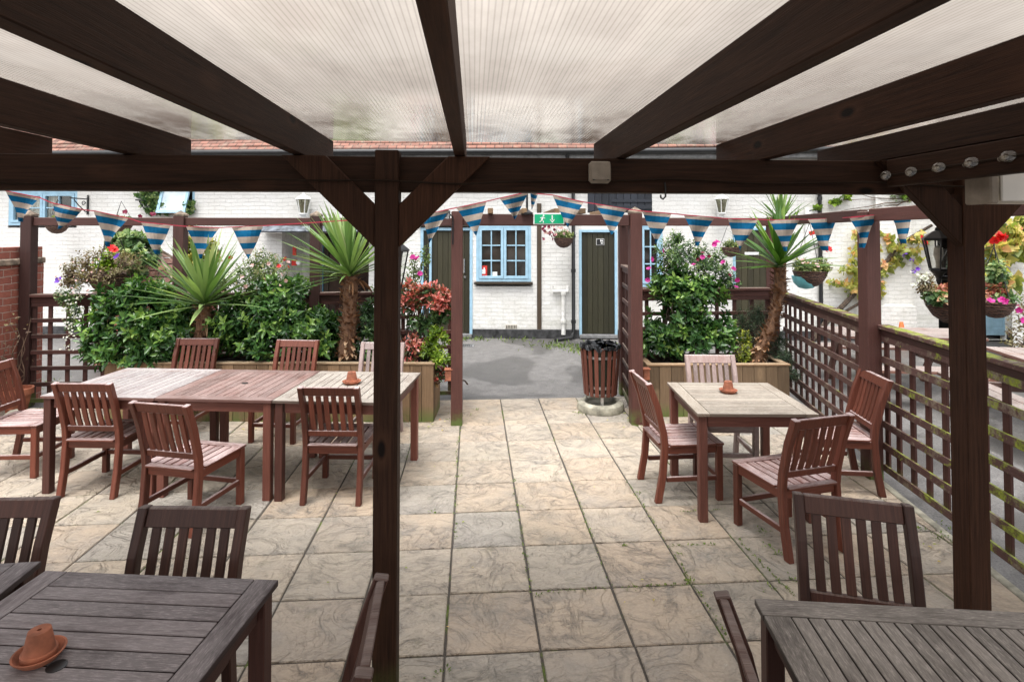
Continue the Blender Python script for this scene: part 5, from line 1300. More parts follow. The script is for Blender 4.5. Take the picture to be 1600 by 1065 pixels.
# ================================================================== PLANTS
def plant(name, label, cat, base, group=None): return thing(name, label, cat, base, 0, group)
def stems_to(o, base, blobs, n, rad, mat='bark', spread=.25):
    bs, tp = [], []
    for k in range(n):
        b = blobs[k % len(blobs)]; bs.append((base.x + rng.uniform(-spread, spread), base.y + rng.uniform(-.08, .08), base.z))
        d = nrm(nrg.normal(size=3)); tp.append(tuple(np.array(b[0]) + d * np.array(b[1]) * .6))
    stems('branches', bs, tp, rad, M[mat], o, base)
def pts_at(lst, v, jit=.05): return [np.array(V(x, y, v + rng.uniform(-jit, jit))) for x, y in lst]

# left laurels in the long planter
def shrub(name, label, blobs, n, per, size, asp, mat, base, sh=.10, young=.35, br=10, **kw):
    o = plant(name, label, 'shrub', base)
    leafy('foliage', blobs, n, per, size, asp, M[mat], o, base, sh, young=young, **kw)
    if br: stems_to(o, base, blobs, br, .010)
    return o
b0 = Vector((-3.05, 6.55, .58))
shrub('laurel_shrub', 'glossy green laurel shrub filling the left end of the long planter', [blob(205, 500, 6.55, .50, .26, .38), blob(262, 535, 6.45, .34, .24, .26), blob(165, 540, 6.5, .26, .22, .24), blob(232, 468, 6.6, .34, .24, .22), blob(215, 555, 6.42, .48, .20, .16), blob(290, 500, 6.55, .20, .2, .24)], 560, 9, .092, .46, 'laurel', b0)
b0 = Vector((-1.95, 6.50, .58))
shrub('laurel_shrub', 'glossy green laurel shrub in the middle of the long planter', [blob(395, 500, 6.5, .44, .26, .34), blob(455, 510, 6.45, .42, .26, .32), blob(355, 520, 6.5, .24, .22, .34), blob(500, 520, 6.5, .28, .24, .28), blob(425, 545, 6.38, .66, .20, .20), blob(440, 455, 6.6, .34, .22, .20)], 660, 9, .090, .44, 'laurel', b0)
b0 = Vector((-1.05, 6.5, .58))
shrub('cherry_laurel', 'dark leafy shrub behind the pergola post beside the trunk of the second yucca', [blob(575, 520, 6.5, .22, .22, .40), blob(600, 545, 6.45, .20, .2, .24), blob(530, 545, 6.6, .16, .16, .22), blob(600, 470, 6.7, .20, .16, .26)], 260, 9, .066, .44, 'shrub', b0)
# pink flowering bush between the yuccas
b0 = Vector((-2.15, 6.75, .58)); bl = [blob(385, 440, 6.72, .26, .2, .28), blob(425, 425, 6.75, .24, .2, .26), blob(345, 455, 6.75, .2, .16, .2), blob(400, 470, 6.65, .3, .2, .2), blob(408, 405, 6.8, .16, .14, .16)]
o = shrub('flowering_bush', 'loose green bush with pink and white blooms between the two left yuccas', bl, 430, 7, .045, .36, 'fuchsia', b0, .12, .45, 10, up=.7)
blossoms('blossom', pts_at([(441, 428), (420, 412), (437, 447), (447, 438), (378, 432), (402, 450), (428, 452), (394, 415), (431, 400), (384, 447), (450, 410), (415, 436)], 6.5, .04), .026, M['p_blush'], o, b0)
blossoms('blossom', pts_at([(383, 384), (389, 386), (436, 416), (444, 404), (452, 416), (360, 402)], 6.6), .028, M['p_red'], o, b0)
# photinia and lime bush behind the post
b0 = Vector((-.62, 6.45, .58)); bl = [blob(668, 465, 6.4, .24, .18, .17), blob(640, 470, 6.5, .18, .16, .2), blob(693, 470, 6.35, .12, .14, .14)]
o = plant('photinia_shrub', 'photinia shrub with red and pink young leaves right of the pergola post', 'shrub', b0)
leafy('red_foliage', bl, 150, 8, .085, .42, M['photinia'], o, b0, .09, young=.75)
leafy('red_foliage', [blob(648, 540, 6.35, .16, .14, .16), blob(640, 570, 6.3, .14, .12, .12), blob(662, 545, 6.4, .12, .12, .12)], 100, 8, .062, .5, M['photinia'], o, b0, .08, young=.9)
leafy('green_foliage', [blob(660, 505, 6.45, .24, .16, .14), blob(690, 490, 6.4, .12, .12, .12)], 60, 6, .085, .44, M['shrub'], o, b0, .10, young=.4)
stems_to(o, b0, bl, 8, .009)
b0 = Vector((-.42, 6.35, .45)); bl = [blob(682, 530, 6.25, .12, .12, .13), blob(688, 560, 6.2, .11, .12, .10), blob(672, 548, 6.25, .10, .1, .12)]
shrub('lime_shrub', 'bright lime green shrub between the red photinia and the archway post', bl, 70, 9, .075, .30, 'choisya', b0, .05, .5, 6)
b0 = Vector((-.28, 6.35, .3)); bl = [blob(690, 585, 6.2, .12, .1, .08)]
shrub('photinia_shrub', 'low sprig of red leaves at the foot of the archway post', bl, 22, 6, .06, .45, 'photinia', b0, .06, .6, 4)
# purple hanging blossom plant behind the post
b0 = Vector((-.75, 6.8, .58)); bl = [blob(648, 420, 6.75, .18, .14, .24), blob(665, 400, 6.8, .10, .1, .16), blob(640, 440, 6.7, .16, .14, .16)]
o = shrub('flowering_bush', 'wispy bush with a magenta bloom right of the pergola post', bl, 90, 6, .045, .34, 'fuchsia', b0, .14, .3, 8)
blossoms('blossom', pts_at([(645, 402), (648, 404), (656, 428), (652, 404)], 6.55, .02), .036, M['p_mag'], o, b0, 6)

# right shrub with fuchsia on top
b0 = Vector((2.25, 6.45, .52)); bl = [blob(1060, 500, 6.5, .42, .26, .30), blob(1100, 530, 6.42, .36, .24, .22), blob(1030, 535, 6.45, .26, .22, .26), blob(1085, 460, 6.55, .36, .24, .24), blob(1050, 440, 6.6, .26, .2, .22), blob(1125, 500, 6.5, .18, .18, .22)]
shrub('bushy_shrub', 'large dark green leafy shrub standing in the short planter', bl, 640, 9, .086, .48, 'laurel', b0, .09, .38, 12)
b0 = Vector((2.3, 6.6, .52)); bl = [blob(1075, 410, 6.6, .30, .2, .28), blob(1045, 400, 6.65, .18, .16, .24), blob(1110, 415, 6.6, .24, .18, .24), blob(1135, 440, 6.6, .14, .14, .18), blob(1060, 378, 6.7, .12, .12, .16)]
o = shrub('fuchsia_bush', 'fuchsia bush with magenta flowers growing above the right shrub', bl, 430, 8, .044, .42, 'shrub', b0, .09, .55, 12, up=.6)
blossoms('blossom', pts_at([(1116, 382), (1118, 380), (1018, 405), (1014, 420), (1012, 438), (1084, 414), (1150, 449), (1152, 437), (1035, 392), (1098, 402), (1130, 410), (1146, 420), (1010, 401), (1128, 392), (1143, 404)], 6.35, .05)[:12], .032, M['p_mag'], o, b0, 6)
blossoms('blossom', pts_at([(1098, 395), (1108, 400), (1090, 405), (1140, 430), (1125, 420), (1080, 395), (1115, 376)], 6.35, .05)[:4], .024, M['p_wine'], o, b0)
b0 = Vector((3.02, 6.6, .52)); bl = [blob(1180, 520, 6.65, .24, .18, .28), blob(1160, 505, 6.7, .14, .14, .22), blob(1205, 545, 6.55, .16, .16, .2), blob(1185, 490, 6.7, .16, .12, .16)]
shrub('rosemary_bush', 'fine grey-green rosemary bush left of the leaning yucca trunk', bl, 300, 12, .036, .16, 'rosemary', b0, .12, .3, 10, up=.9)
b0 = Vector((2.85, 6.3, .52)); bl = [blob(1163, 540, 6.3, .09, .09, .22), blob(1160, 555, 6.28, .10, .1, .12)]
shrub('golden_shrub', 'small golden euonymus shrub at the front of the short planter', bl, 110, 8, .030, .5, 'euonymus', b0, .06, .5, 5, up=1.0)
b0 = Vector((3.3, 6.3, .52)); bl = [blob(1222, 560, 6.3, .16, .14, .16), blob(1238, 585, 6.2, .10, .12, .10), blob(1215, 530, 6.45, .14, .12, .14)]
shrub('rosemary_bush', 'low trailing green bush under the leaning yucca beside the fence', bl, 170, 10, .038, .2, 'rosemary', b0, .10, .3, 6)

# yuccas
def yucca(label, trunk, n, length, width, mat, tilt0=(0, 0, 1), seed=1, droop=.5, trunk_r=.07, husks=170, span=84, dead=5):
    q = np.random.default_rng(seed); base = Vector(trunk[0]); o = plant('yucca', label, 'yucca', base)
    tp = [Vector(p) for p in trunk]; k = len(tp)
    # dense trunk
    pts = []
    for i in range(k - 1):
        for f in np.linspace(0, 1, 5)[:-1]: pts.append(tp[i].lerp(tp[i + 1], float(f)))
    pts.append(tp[-1]); mb = MB(); mb.tube(pts, [trunk_r * (1.0 - .12 * i / len(pts)) * (1 + .08 * math.sin(i * 2.1)) for i in range(len(pts))], 12); mb.build('trunk', M['fibre'], o, smooth=True, origin=base)
    P, D, N, L, rd = [], [], [], [], []
    for h in range(husks):
        f = q.uniform(0.02, 1.0); i = min(int(f * (len(pts) - 1)), len(pts) - 2); p = pts[i].lerp(pts[i + 1], f * (len(pts) - 1) - i); th = q.uniform(0, 6.28)
        ax = (pts[i + 1] - pts[i]).normalized(); a = ax.cross(Vector((0, 1, 0.2))).normalized(); b = ax.cross(a); s_ = a * math.cos(th) + b * math.sin(th)
        dr = s_ * q.uniform(.5, 1) + ax * q.uniform(.2, .9) * (1 if f > .35 else q.choice([1, -1])); P.append(p + s_ * trunk_r * .85); D.append(dr); N.append(ax - s_ * .3); L.append(q.uniform(.04, .085)); rd.append(np.clip(q.uniform(0, .75) + (.35 if f < .3 else 0), 0, 1))
    leafmesh('leaf_bases', P, D, N, np.array(L), np.array(L) * .55, np.array(rd), M['husk'], o, base)
    # sword leaves
    c = tp[-1]; t0 = Vector(tilt0).normalized(); mb = MB(); seg = 7
    for h in range(n):
        f = (h + .5) / n; el = math.radians(87 - span * f ** 1.1 + q.uniform(-7, 7)); az = h * 2.39996 + q.uniform(-.25, .25)
        a = t0.orthogonal().normalized(); b = t0.cross(a)
        hor = a * math.cos(az) + b * math.sin(az); d = (hor * math.cos(el) + t0 * math.sin(el)).normalized()
        Ln = length * q.uniform(.78, 1.1) * (1 - .25 * (f < .12)); wd = width * q.uniform(.85, 1.15); dr = droop * q.uniform(.3, 1.5) * (.25 + f)
        side = d.cross(t0); side = side.normalized() if side.length > .05 else a; up = side.cross(d)
        pr = c + d * .02 + t0 * (.07 * (1 - f)); vs = []; dd = d.copy()
        for s_ in range(seg + 1):
            ff = s_ / seg; w = wd * (.55 + 1.1 * ff if ff < .4 else 1.0 - ((ff - .4) / .6) ** 1.6) * (1 if s_ < seg else .02)
            vs += [pr - side * w / 2 + up * w * .18, pr.copy(), pr + side * w / 2 + up * w * .18]
            dd = (dd + Vector((0, 0, -dr * .10 * (ff + .2)))).normalized(); pr = pr + dd * Ln / seg
        fs = []
        for s_ in range(seg): fs += [(3 * s_, 3 * s_ + 1, 3 * s_ + 4, 3 * s_ + 3), (3 * s_ + 1, 3 * s_ + 2, 3 * s_ + 5, 3 * s_ + 4)]
        mb.add(vs, fs, r=float(np.clip(q.uniform(.1, .85) + (.2 if f < .2 else 0), 0, 1)))
    mb.build('leaves', M[mat], o, smooth=True, origin=base)
    P, D, N, L, rd = [], [], [], [], []
    for h in range(dead):
        th = q.uniform(0, 6.28); s_ = Vector((math.cos(th), math.sin(th), 0)); P.append(c - t0 * q.uniform(.02, .10) + s_ * trunk_r * .7); D.append(s_ * q.uniform(.4, .9) + Vector((0, 0, -q.uniform(.6, 1.2)))); N.append(s_ + Vector((0, 0, .5))); L.append(q.uniform(.12, .26)); rd.append(q.uniform(.3, 1))
    if dead: leafmesh('dead_leaves', P, D, N, np.array(L), np.array(L) * .12, np.array(rd), M['husk'], o, base)
    return o
yucca('bushy yucca with pale sword leaves at the left of the long planter', [V(316, 560, 6.42), V(318, 520, 6.42), V(319, 478, 6.42)], 84, .80, .054, 'sword', (0, -.05, 1), 3, .35, .085, 130)
yucca('tall yucca with a shaggy brown trunk just left of the pergola post', [V(541, 560, 6.35), V(546, 500, 6.36), V(548, 432, 6.38)], 100, .82, .048, 'sword', (-.22, -.06, 1), 5, .45, .085, 300)
yucca('dark green yucca leaning on a bent shaggy trunk beside the mossy fence', [V(1178, 575, 6.25), V(1188, 545, 6.25), V(1207, 505, 6.28), V(1217, 460, 6.3), V(1218, 418, 6.3)], 58, .66, .066, 'sword_dark', (-.10, -.12, 1), 9, .3, .064, 330, 84, 0)
yucca('spiky yucca top rising above the back trellis near the right drainpipe', [V(1222, 470, 8.2), V(1222, 400, 8.2), V(1220, 352, 8.2)], 40, .55, .05, 'sword', (0, 0, 1), 12, .2, .06, 40)
# dry cordyline stalks (long bare twig beside the right planter)
# ivy on the left: climbing the trellis post, over the well house, up the wall
def climber(label, name, cat, blobs, n, per, size, mat, base, stem_pts=None, **kw):
    o = plant(name, label, cat, base); leafy('foliage', blobs, n, per, size, kw.pop('asp', .8), M[mat], o, base, kw.pop('sh', .08), shape='palm', **kw)
    if stem_pts:
        for pts, r in stem_pts:
            mb = MB(); mb.tube(pts, [r * (1 - .6 * i / len(pts)) for i in range(len(pts))], 7); mb.build('stem', M['bark'], o, smooth=True, origin=base)
    return o
climber('dense ivy mound beside the tiled roof behind the left trellis', 'ivy', 'ivy', [blob(205, 385, 9.0, .34, .25, .28), blob(180, 395, 9.0, .24, .2, .2), blob(222, 405, 8.8, .24, .2, .24), blob(195, 420, 8.8, .3, .2, .2)], 380, 7, .085, 'ivy', Vector((-5.6, 9.0, 0)), [([(-5.6, 9.0, 0), (-5.55, 9.0, .8), V(200, 400, 9.0)], .03)], young=.5)
climber('gold variegated climber behind the trellis post left of the first yucca', 'variegated_climber', 'climber', [blob(300, 390, 7.5, .12, .12, .32), blob(308, 430, 7.4, .14, .12, .3), blob(330, 400, 7.6, .12, .1, .2)], 200, 7, .06, 'ivy_gold', Vector((-3.4, 7.5, 0)), [([(-3.4, 7.5, 0), V(300, 470, 7.5), V(302, 380, 7.5)], .02)], young=.5, droop=.2)
bI = WP(240, 345, .10); climber('ivy climbing the white wall beside the open pale blue window', 'ivy', 'ivy', [(np.array(WP(243, 308, .1)), (.20, .10, .34)), (np.array(WP(256, 328, .12)), (.26, .10, .14)), (np.array(WP(235, 300, .1)), (.18, .1, .2)), (np.array(WP(300, 326, .10)), (.12, .08, .18))], 210, 6, .085, 'ivy', bI, None, young=.5)
# autumn vine on the right wall
bV = WP(1306, 480, .10)
vb = [(np.array(WP(x, y, .16)), (rx, .12, rz)) for x, y, rx, rz in [(1318, 430, .26, .24), (1340, 400, .34, .26), (1378, 385, .40, .24), (1405, 405, .34, .28), (1378, 425, .26, .26), (1330, 455, .22, .24), (1432, 372, .30, .16), (1362, 455, .16, .26), (1300, 442, .3, .10), (1350, 365, .4, .16)]]
o = climber('autumn vine with yellowing leaves and a gnarled stem on the right white wall', 'wall_vine', 'vine', vb, 170, 5, .10, 'vine', bV, [([WP(1255, 540, .14), WP(1285, 500, .16), WP(1312, 474, .15), WP(1345, 440, .14), WP(1372, 415, .14), WP(1400, 380, .12), WP(1450, 352, .1)], .055), ([WP(1290, 500, .12), WP(1340, 470, .14), WP(1362, 478, .14)], .03)], young=.35, droop=.5, up=.1)
blossoms('blossom', [np.array(WP(1393, 398, .32)), np.array(WP(1398, 396, .32))], .035, M['p_purple'], o, bV)
bV2 = Vector((8.9, 8.25, 2.4))
climber('reddish autumn vine hanging over the far right wing wall', 'wall_vine', 'vine', [blob(1560, 375, 8.0, .5, .16, .35), blob(1590, 400, 8.0, .5, .14, .35), blob(1548, 430, 8.0, .3, .14, .3), blob(1595, 360, 8.1, .4, .14, .25), blob(1575, 440, 8.05, .24, .12, .16)], 200, 5, .13, 'vine', bV2, None, young=.5, droop=.6, up=0)
# thin bare vine shoots high on the right wall
o = plant('vine_shoots', 'bare thin vine shoots with yellow leaves high on the right white wall', 'vine', WP(1360, 320, .08)); b_ = WP(1360, 320, .08)
stems('twigs', [WP(1425, 312, .1)] * 6, [WP(1290, 314, .1), WP(1320, 305, .12), WP(1345, 330, .12), WP(1310, 330, .1), WP(1370, 334, .12), WP(1395, 322, .12)], .012, M['twig'], o, b_, .05)
leafy('foliage', [(np.array(WP(1300, 316, .12)), (.14, .06, .06)), (np.array(WP(1318, 309, .12)), (.12, .06, .06)), (np.array(WP(1272, 326, .12)), (.12, .06, .05)), (np.array(WP(1400, 308, .12)), (.3, .08, .12))], 40, 4, .09, .8, M['choisya'], o, b_, .05, shape='palm')
# bush by the far right wing wall
b0 = V(1598, 620, 7.0); b0.z = 0
o = shrub('flowering_bush', 'straggly bush with magenta flowers at the right edge in front of the wing wall', [blob(1605, 500, 7.0, .28, .2, .5), blob(1595, 540, 7.0, .2, .2, .3), blob(1600, 580, 6.9, .24, .2, .3)], 150, 6, .055, .4, 'dryleaf', b0, .12, .6, 8)
blossoms('blossom', pts_at([(1587, 478), (1592, 484), (1597, 500)], 6.8), .045, M['p_mag'], o, b0)

# ================================================================== HANGING BASKETS
def basket(label, c, r, blobs, n, per, size, mat, flowers=(), hang=0.6, chain=True, extra=None, hook=None, liner=None, asp=.6, droop=.25, hide_bowl=False):
    c = Vector(c); o = plant('hanging_basket', label, 'hanging basket', c)
    mb = MB(); mb.lathe([(.02 * r, -.96 * r), (.36 * r, -.89 * r), (.68 * r, -.66 * r), (.90 * r, -.30 * r), (.99 * r, 0), (1.03 * r, .02 * r), (.98 * r, .05 * r), (.9 * r, .0)], 26); mb.build('bowl', M['wicker'], o, smooth=True)
    mb = MB(); mb.lathe([(.9 * r, .0), (.5 * r, .05 * r), (0, .08 * r)], 16); mb.build('soil', M['soil'], o)
    if chain:
        mb = MB(); top = Vector((0, 0, hang))
        for k in range(3):
            th = 2 * math.pi * k / 3 + .5; mb.tube([(r * math.cos(th), r * math.sin(th), .02), tuple(top)], .004, 5)
        if hook: mb.tube([tuple(top)] + [tuple(Vector(h) - c) for h in hook], .006, 6)
        mb.build('chain', M['black'], o)
    if liner:
        mb = MB(); mb.lathe([(.02 * r, -1.0 * r), (.42 * r, -.92 * r), (.70 * r, -.62 * r), (.82 * r, -.2 * r)], 20, (-.20 * r, .16 * r, -.10 * r)); mb.build('liner', M['turquoise'], o, smooth=True)
    bb = [(np.array(c) + np.array(p) * r, tuple(np.array(q) * r)) for p, q in blobs]
    leafy('foliage', bb, n, per, size, asp, M[mat], o, c, .07, droop=droop, young=.5, low=-.9)
    if extra:
        for (bl2, n2, p2, s2, m2, a2) in extra: leafy('foliage', [(np.array(c) + np.array(p) * r, tuple(np.array(q) * r)) for p, q in bl2], n2, p2, s2, a2, M[m2], o, c, .07, droop=.3, low=-.9, young=.5)
    for (pts, sz, pm, d) in flowers: blossoms('blossom', [np.array(V(x, y, d)) for x, y in pts], sz, M[pm], o, c)
    return o
full = [((0, 0, .35), (.95, .95, .45)), ((.2, -.3, .3), (.7, .6, .4))]
c = V(172, 428, 6.85)
basket('large straggly hanging basket trailing white flowers at the left trellis', c, .23,
       [((-.5, -.2, .7), (1.2, .7, .7)), ((-1.3, -.2, .1), (.9, .6, .8)), ((.7, -.2, .6), (1.0, .7, .6)), ((-1.7, -.2, -.2), (.5, .4, .6))], 360, 6, .034, 'dryleaf',
       [([(92, 438), (184, 401)], .045, 'p_purple', 6.6), ([(174, 388), (178, 391)], .05, 'p_red', 6.6), ([(104 + rng.gauss(8, 10), 440 + rng.uniform(20, 110)) for _ in range(70)], .013, 'p_white', 6.65), ([(90 + rng.uniform(-8, 70), 400 + rng.uniform(0, 60)) for _ in range(26)], .013, 'p_blush', 6.6)],
       .62, True, [([((-1.35, -.35, -1.3), (.6, .3, 1.0)), ((-1.5, -.35, -2.2), (.36, .22, .7)), ((-2.0, -.3, -1.0), (.5, .3, .5))], 150, 6, .034, 'ivy', .5), ([((.1, -.5, .6), (.6, .5, .5))], 60, 6, .05, 'choisya', .6), ([((0, -.75, .05), (1.0, .4, .5))], 130, 6, .036, 'dryleaf', .5), ([((1.1, 0, .3), (.4, .4, .4))], 40, 6, .035, 'fuchsia', .5)], [(c.x, 6.95, 2.02), (c.x, 7.0, 2.06)])
def wallbasket(px, py, r, out, label, flowers, mat='basketleaf', hooky=None, n=130):
    c = WP(px, py, out); zt = hooky if hooky else c.z + .55
    o = basket(label, c, r, full, n, 6, .05, mat, flowers, zt - c.z - .02)
    return o
def bracket(px, zt, out, label):
    s = WP(px, 320, 0); b = thing('wall_bracket', label, 'bracket', (s.x, s.y, zt), WA)
    mb = MB(); mb.bar((0, -.012, -.28), (0, -.012, .06), .035, .02, up=(0, 1, 0)); mb.bar((0, -.02, .02), (0, -out - .03, .02), .022, .022)
    mb.tube([(0, -.02, -.24), (0, -.08, -.22), (0, -out * .6, -.10), (0, -out * .85, .0)], .010, 6); mb.lathe([(0, 0), (.025, .02), (0, .05)], 8, (0, -.012, .06))
    pts = [(0, -.12 + .055 * math.cos(t_) * (1 - t_ / 9), -.07 + .055 * math.sin(t_) * (1 - t_ / 9)) for t_ in [i * .5 for i in range(15)]]; mb.tube(pts, .008, 6)
    mb.build('scrollwork', M['black'], b)
bracket(138, WP(138, 313, 0).z, .42, 'black scrolled iron bracket on the white wall by the left window')
bracket(237, WP(237, 316, 0).z, .42, 'black scrolled iron bracket on the white wall beside the ivy')
wallbasket(117, 350, .20, .42, 'brown hanging basket on the wall bracket by the left window', [([(82 + rng.uniform(0, 40), 330 + rng.uniform(-4, 8)) for _ in range(12)], .04, 'p_wine', 10.9)], hooky=WP(138, 313, 0).z + .02)
wallbasket(213, 350, .20, .42, 'hanging basket with wine red flowers on the bracket beside the ivy', [([(195, 332), (197, 331), (238, 335), (240, 335), (220, 338)], .05, 'p_wine', 10.9)], hooky=WP(237, 316, 0).z + .02)
wallbasket(879, 372, .185, .40, 'small wicker hanging basket with pink flowers below the exit sign', [([(848 + rng.uniform(-8, 26), 365 + rng.uniform(-12, 10)) for _ in range(16)], .035, 'p_wine', 10.3), ([(858 + rng.uniform(-6, 30), 360 + rng.uniform(-6, 8)) for _ in range(14)], .035, 'p_blush', 10.3)], n=190)
wallbasket(1130, 386, .18, .40, 'dark hanging basket on the wall behind the fuchsia bush', [([(1118, 380), (1121, 378)], .05, 'p_mag', 9.6)], n=70)
c = V(1266, 424, 7.05)
basket('wicker hanging basket with turquoise liner beside the right corner of the trellis', c, .205, full, 130, 6, .05, 'basketleaf', [([(1294, 390), (1297, 391), (1291, 393), (1296, 388)], .03, 'p_red', 6.85), ([(1262, 412), (1254, 408), (1276, 415)], .035, 'p_blush', 6.85)], .62, True, [([((.9, 0, .4), (.5, .4, .4))], 30, 5, .04, 'dryleaf', .5)], [(c.x, 7.05, c.z + .7)], liner=True)
c = V(1490, 468, 4.6)
basket('big wicker hanging basket with coral leaves left of the right pergola post', c, .215, [((0, 0, .3), (.9, .8, .35)), ((-.6, -.3, .35), (.6, .5, .3))], 90, 6, .065, 'coleus', [([(1424, 405), (1426, 407), (1434, 420), (1428, 424)], .018, 'p_purple', 4.4), ([(1425 + rng.uniform(0, 25), 425 + rng.uniform(0, 20)) for _ in range(14)], .018, 'p_white', 4.4), ([(1441, 376)], .05, 'p_red', 4.6)], .5, True, [([((-.9, -.3, .2), (.6, .4, .3)), ((-.3, -.6, .1), (.5, .3, .3))], 50, 5, .06, 'ivy', .7), ([((-1.25, -.2, .6), (.5, .3, .5))], 80, 6, .03, 'dryleaf', .5)], [(c.x, c.y, c.z + .55)])
c = V(1555, 472, 4.9)
basket('hanging basket with magenta and red flowers right of the right pergola post', c, .15, full, 80, 6, .065, 'ivy', [([(1566, 469), (1569, 470), (1548, 471)], .035, 'p_mag', 4.7), ([(1556, 372), (1560, 370), (1564, 373), (1553, 374), (1568, 371), (1560, 375), (1556, 368), (1564, 368)], .045, 'p_red', 4.7)], .5, True, [([((0, -.2, 1.6), (.7, .5, 1.2))], 60, 6, .06, 'ivy', .6), ([((-.2, -.2, .7), (.6, .5, .5))], 40, 6, .07, 'coleus', .5)], [(c.x, c.y, c.z + .55)])

# potted dead plant and stone at the left
p = Vector((-4.93, 6.62, 0)); o = thing('plant_pot', 'terracotta plant pot with a withered plant at the foot of the left trellis post', 'plant pot', p)
mb = MB(); mb.lathe([(0, 0), (.085, 0), (.125, .22), (.145, .22), (.148, .285), (.13, .285), (.128, .25), (0, .25)], 26); mb.build('pot', M['terracotta'], o, smooth=True)
stems('stems', [p + Vector((rng.uniform(-.05, .05), rng.uniform(-.05, .05), .24)) for _ in range(7)], [p + Vector((rng.uniform(-.25, .15), rng.uniform(-.15, .1), rng.uniform(.6, 1.15))) for _ in range(7)], .007, M['twig'], o, p, .05)
leafy('foliage', [(np.array(p) + np.array([-.05, 0, .7]), (.22, .15, .35)), (np.array(p) + np.array([.1, -.05, .4]), (.2, .15, .15))], 14, 3, .05, .7, M['dryleaf'], o, p)
mb = MB(); prof = [(0, 0), (.16, 0), (.19, .04), (.15, .09), (.07, .11), (0, .11)]; mb.lathe(prof, 14, (-4.72, 6.38, 0)); mb.v = [(x + .02 * math.sin(17 * y + 9 * z), y * 1.0 + .02 * math.sin(13 * x), max(0, z + .012 * math.sin(21 * x + 17 * y)) if z > .001 else z) for x, y, z in mb.v]
o = mb.build('stone', M['concrete'], None, smooth=True, origin=(-4.72, 6.38, 0)); tag(o, 'rough flat stone beside the terracotta pot by the left table end', 'stone')
# bare cordyline twig beside the short planter
# ================================================================== BEYOND THE RIGHT FENCE
def picnic(x, y, rz, label):
    o = thing('picnic_table', label, 'picnic table', (x, y, -.03), rz, 'picnic tables in the yard'); m = M['picnic']
    mb = MB()
    for k in range(5): mb.box((0, -.30 + k * .15, .73), (1.6, .14, .035), along=0)
    mb.build('tabletop', m, o, bevel=.004)
    for sg in (-1, 1):
        mb = MB()
        for k in range(2): mb.box((0, sg * (.62 + k * .14), .43), (1.6, .13, .035), along=0)
        mb.build('bench', m, o, bevel=.004)
    for sx in (-1, 1):
        for sg in (-1, 1):
            mb = MB(); mb.bar((sx * .6, sg * .62, 0), (sx * .6, sg * .22, .712), .04, .10, up=(0, 1, 0)); mb.build('leg', m, o, bevel=.003)
        mb = MB(); mb.bar((sx * .56, -.76, .37), (sx * .56, .76, .37), .04, .09); mb.build('bench_bearer', m, o, bevel=.003)
    return o
picnic(5.35, 6.95, R(-10), 'brown picnic table in the yard seen through the right fence, left of the post')
picnic(5.75, 5.15, R(75), 'grey brown picnic table in the yard right of the right pergola post')
p = Vector((7.55, 9.75, -.03)); o = thing('traffic_cone', 'small orange cone standing by the white wall beyond the right fence', 'cone', p)
mb = MB(); mb.lathe([(.11, .03), (.095, .035), (.028, .42), (.0, .42)], 18); mb.build('body', M['orange'], o, smooth=True)
mb = MB(); mb.box((0, 0, .015), (.28, .28, .03)); mb.build('base', M['orange'], o, bevel=.008)
mb = MB(); mb.lathe([(.083, .12), (.062, .24)], 18); mb.f = mb.f[:18]; mb.uv = mb.uv[:18]; mb.r = mb.r[:18]; mb.m = mb.m[:18]; mb.v = [(x * 1.04, y * 1.04, z) for x, y, z in mb.v]; mb.build('band', M['white'], o, smooth=True)
# slim white banner with red and blue strokes on the wall behind the right yucca
p = WP(1268, 352, .04); o = thing('wall_banner', 'white banner with dark strokes and a red patch behind the right yucca', 'banner', p, WA)
mb = MB(); mb.box((0, 0, 0), (.26, .012, .66)); mb.build('panel', M['white'], o)
mb = MB()
for k in range(5): mb.bar((-.06 + .01 * k, -.008, .27 - k * .075), (.075 - .02 * (k % 2), -.008, .30 - k * .08), .004, .016, up=(0, 0, 1))
mb.build('strokes', M['navy'], o); mb = MB(); mb.prism([(-.08, -.12), (.06, -.09), (.08, -.15), (-.05, -.19)], -.010, -.007, frame=lambda y, a, b: (a, y, b)); mb.build('patch', M['red'], o)

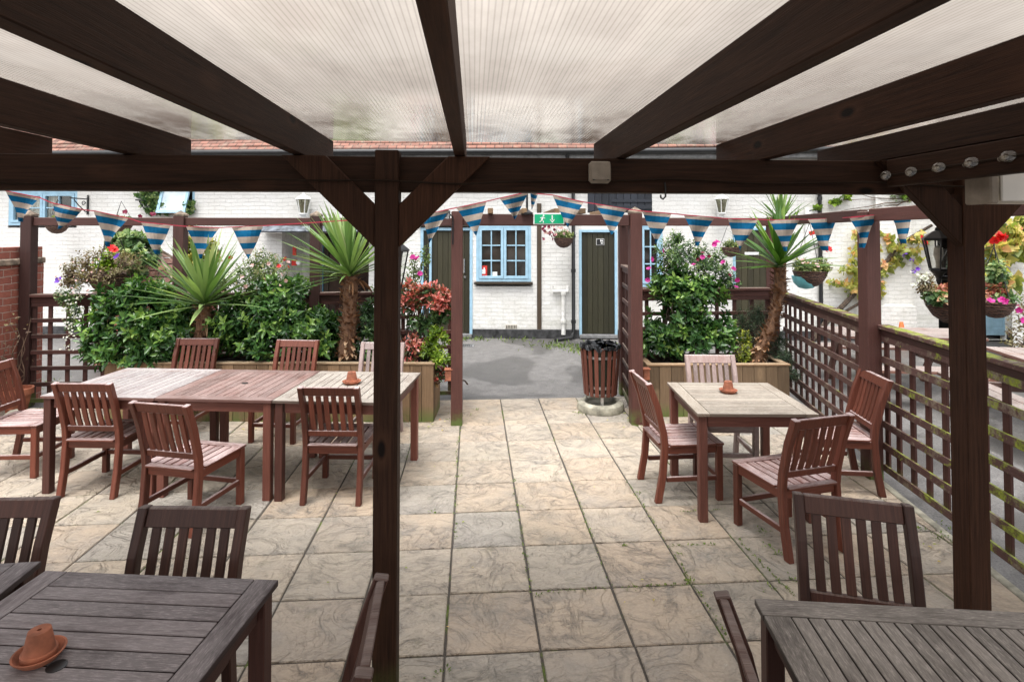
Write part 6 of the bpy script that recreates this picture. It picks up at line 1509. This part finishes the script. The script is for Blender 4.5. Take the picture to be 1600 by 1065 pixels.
# ================================================================== LIGHT, SKY, CAMERA
w = bpy.data.worlds.new('World'); sc.world = w; w.use_nodes = True; nt = w.node_tree; nt.nodes.clear()
so = nt.nodes.new('ShaderNodeOutputWorld'); bg = nt.nodes.new('ShaderNodeBackground'); sk = nt.nodes.new('ShaderNodeTexSky'); hs = nt.nodes.new('ShaderNodeHueSaturation')
sk.sky_type = 'NISHITA'; sk.sun_disc = False; SUN_EL, SUN_AZ = R(70), R(203)
sk.sun_elevation = SUN_EL; sk.sun_rotation = SUN_AZ; sk.air_density = 1.0; sk.dust_density = 4.0; sk.ozone_density = 1.0
hs.inputs['Saturation'].default_value = 0.12
nt.links.new(sk.outputs[0], hs.inputs['Color']); nt.links.new(hs.outputs[0], bg.inputs[0]); bg.inputs[1].default_value = 0.15; nt.links.new(bg.outputs[0], so.inputs[0])
sl = bpy.data.lights.new('sun', 'SUN'); sl.energy = 0.9; sl.angle = R(30); sl.color = (1.0, 0.955, 0.90)
so_ = bpy.data.objects.new('sun', sl); COL.objects.link(so_)
# sky texture: rotation 0 = sun towards +Y, turning clockwise seen from above
sd = Vector((math.sin(SUN_AZ) * math.cos(SUN_EL), math.cos(SUN_AZ) * math.cos(SUN_EL), math.sin(SUN_EL)))
so_.rotation_euler = sd.to_track_quat('Z', 'Y').to_euler(); so_.location = sd * 30

cam = bpy.data.cameras.new('camera'); co = bpy.data.objects.new('camera', cam); COL.objects.link(co); sc.camera = co
co.location = (0, 0, H); co.rotation_euler = (math.pi / 2 + TILT, 0, -YAW)
cam.sensor_fit = 'HORIZONTAL'; cam.sensor_width = 36; cam.lens = F / 1600 * 36; cam.shift_y = -(532.5 - YP) / 1600; cam.clip_start = .05; cam.clip_end = 400
sc.view_settings.view_transform = 'Standard'; sc.view_settings.look = 'None'; sc.view_settings.gamma = 1; sc.view_settings.exposure = 1.48
sc.render.engine = 'CYCLES'
sc.cycles.use_denoising = True
try: sc.cycles.denoiser = 'OPENIMAGEDENOISE'
except Exception: pass
sc.cycles.max_bounces = 10; sc.cycles.diffuse_bounces = 5; sc.cycles.glossy_bounces = 3; sc.cycles.transmission_bounces = 6; sc.cycles.transparent_max_bounces = 12
sc.cycles.sample_clamp_indirect = 6.0; sc.cycles.caustics_reflective = False; sc.cycles.caustics_refractive = False
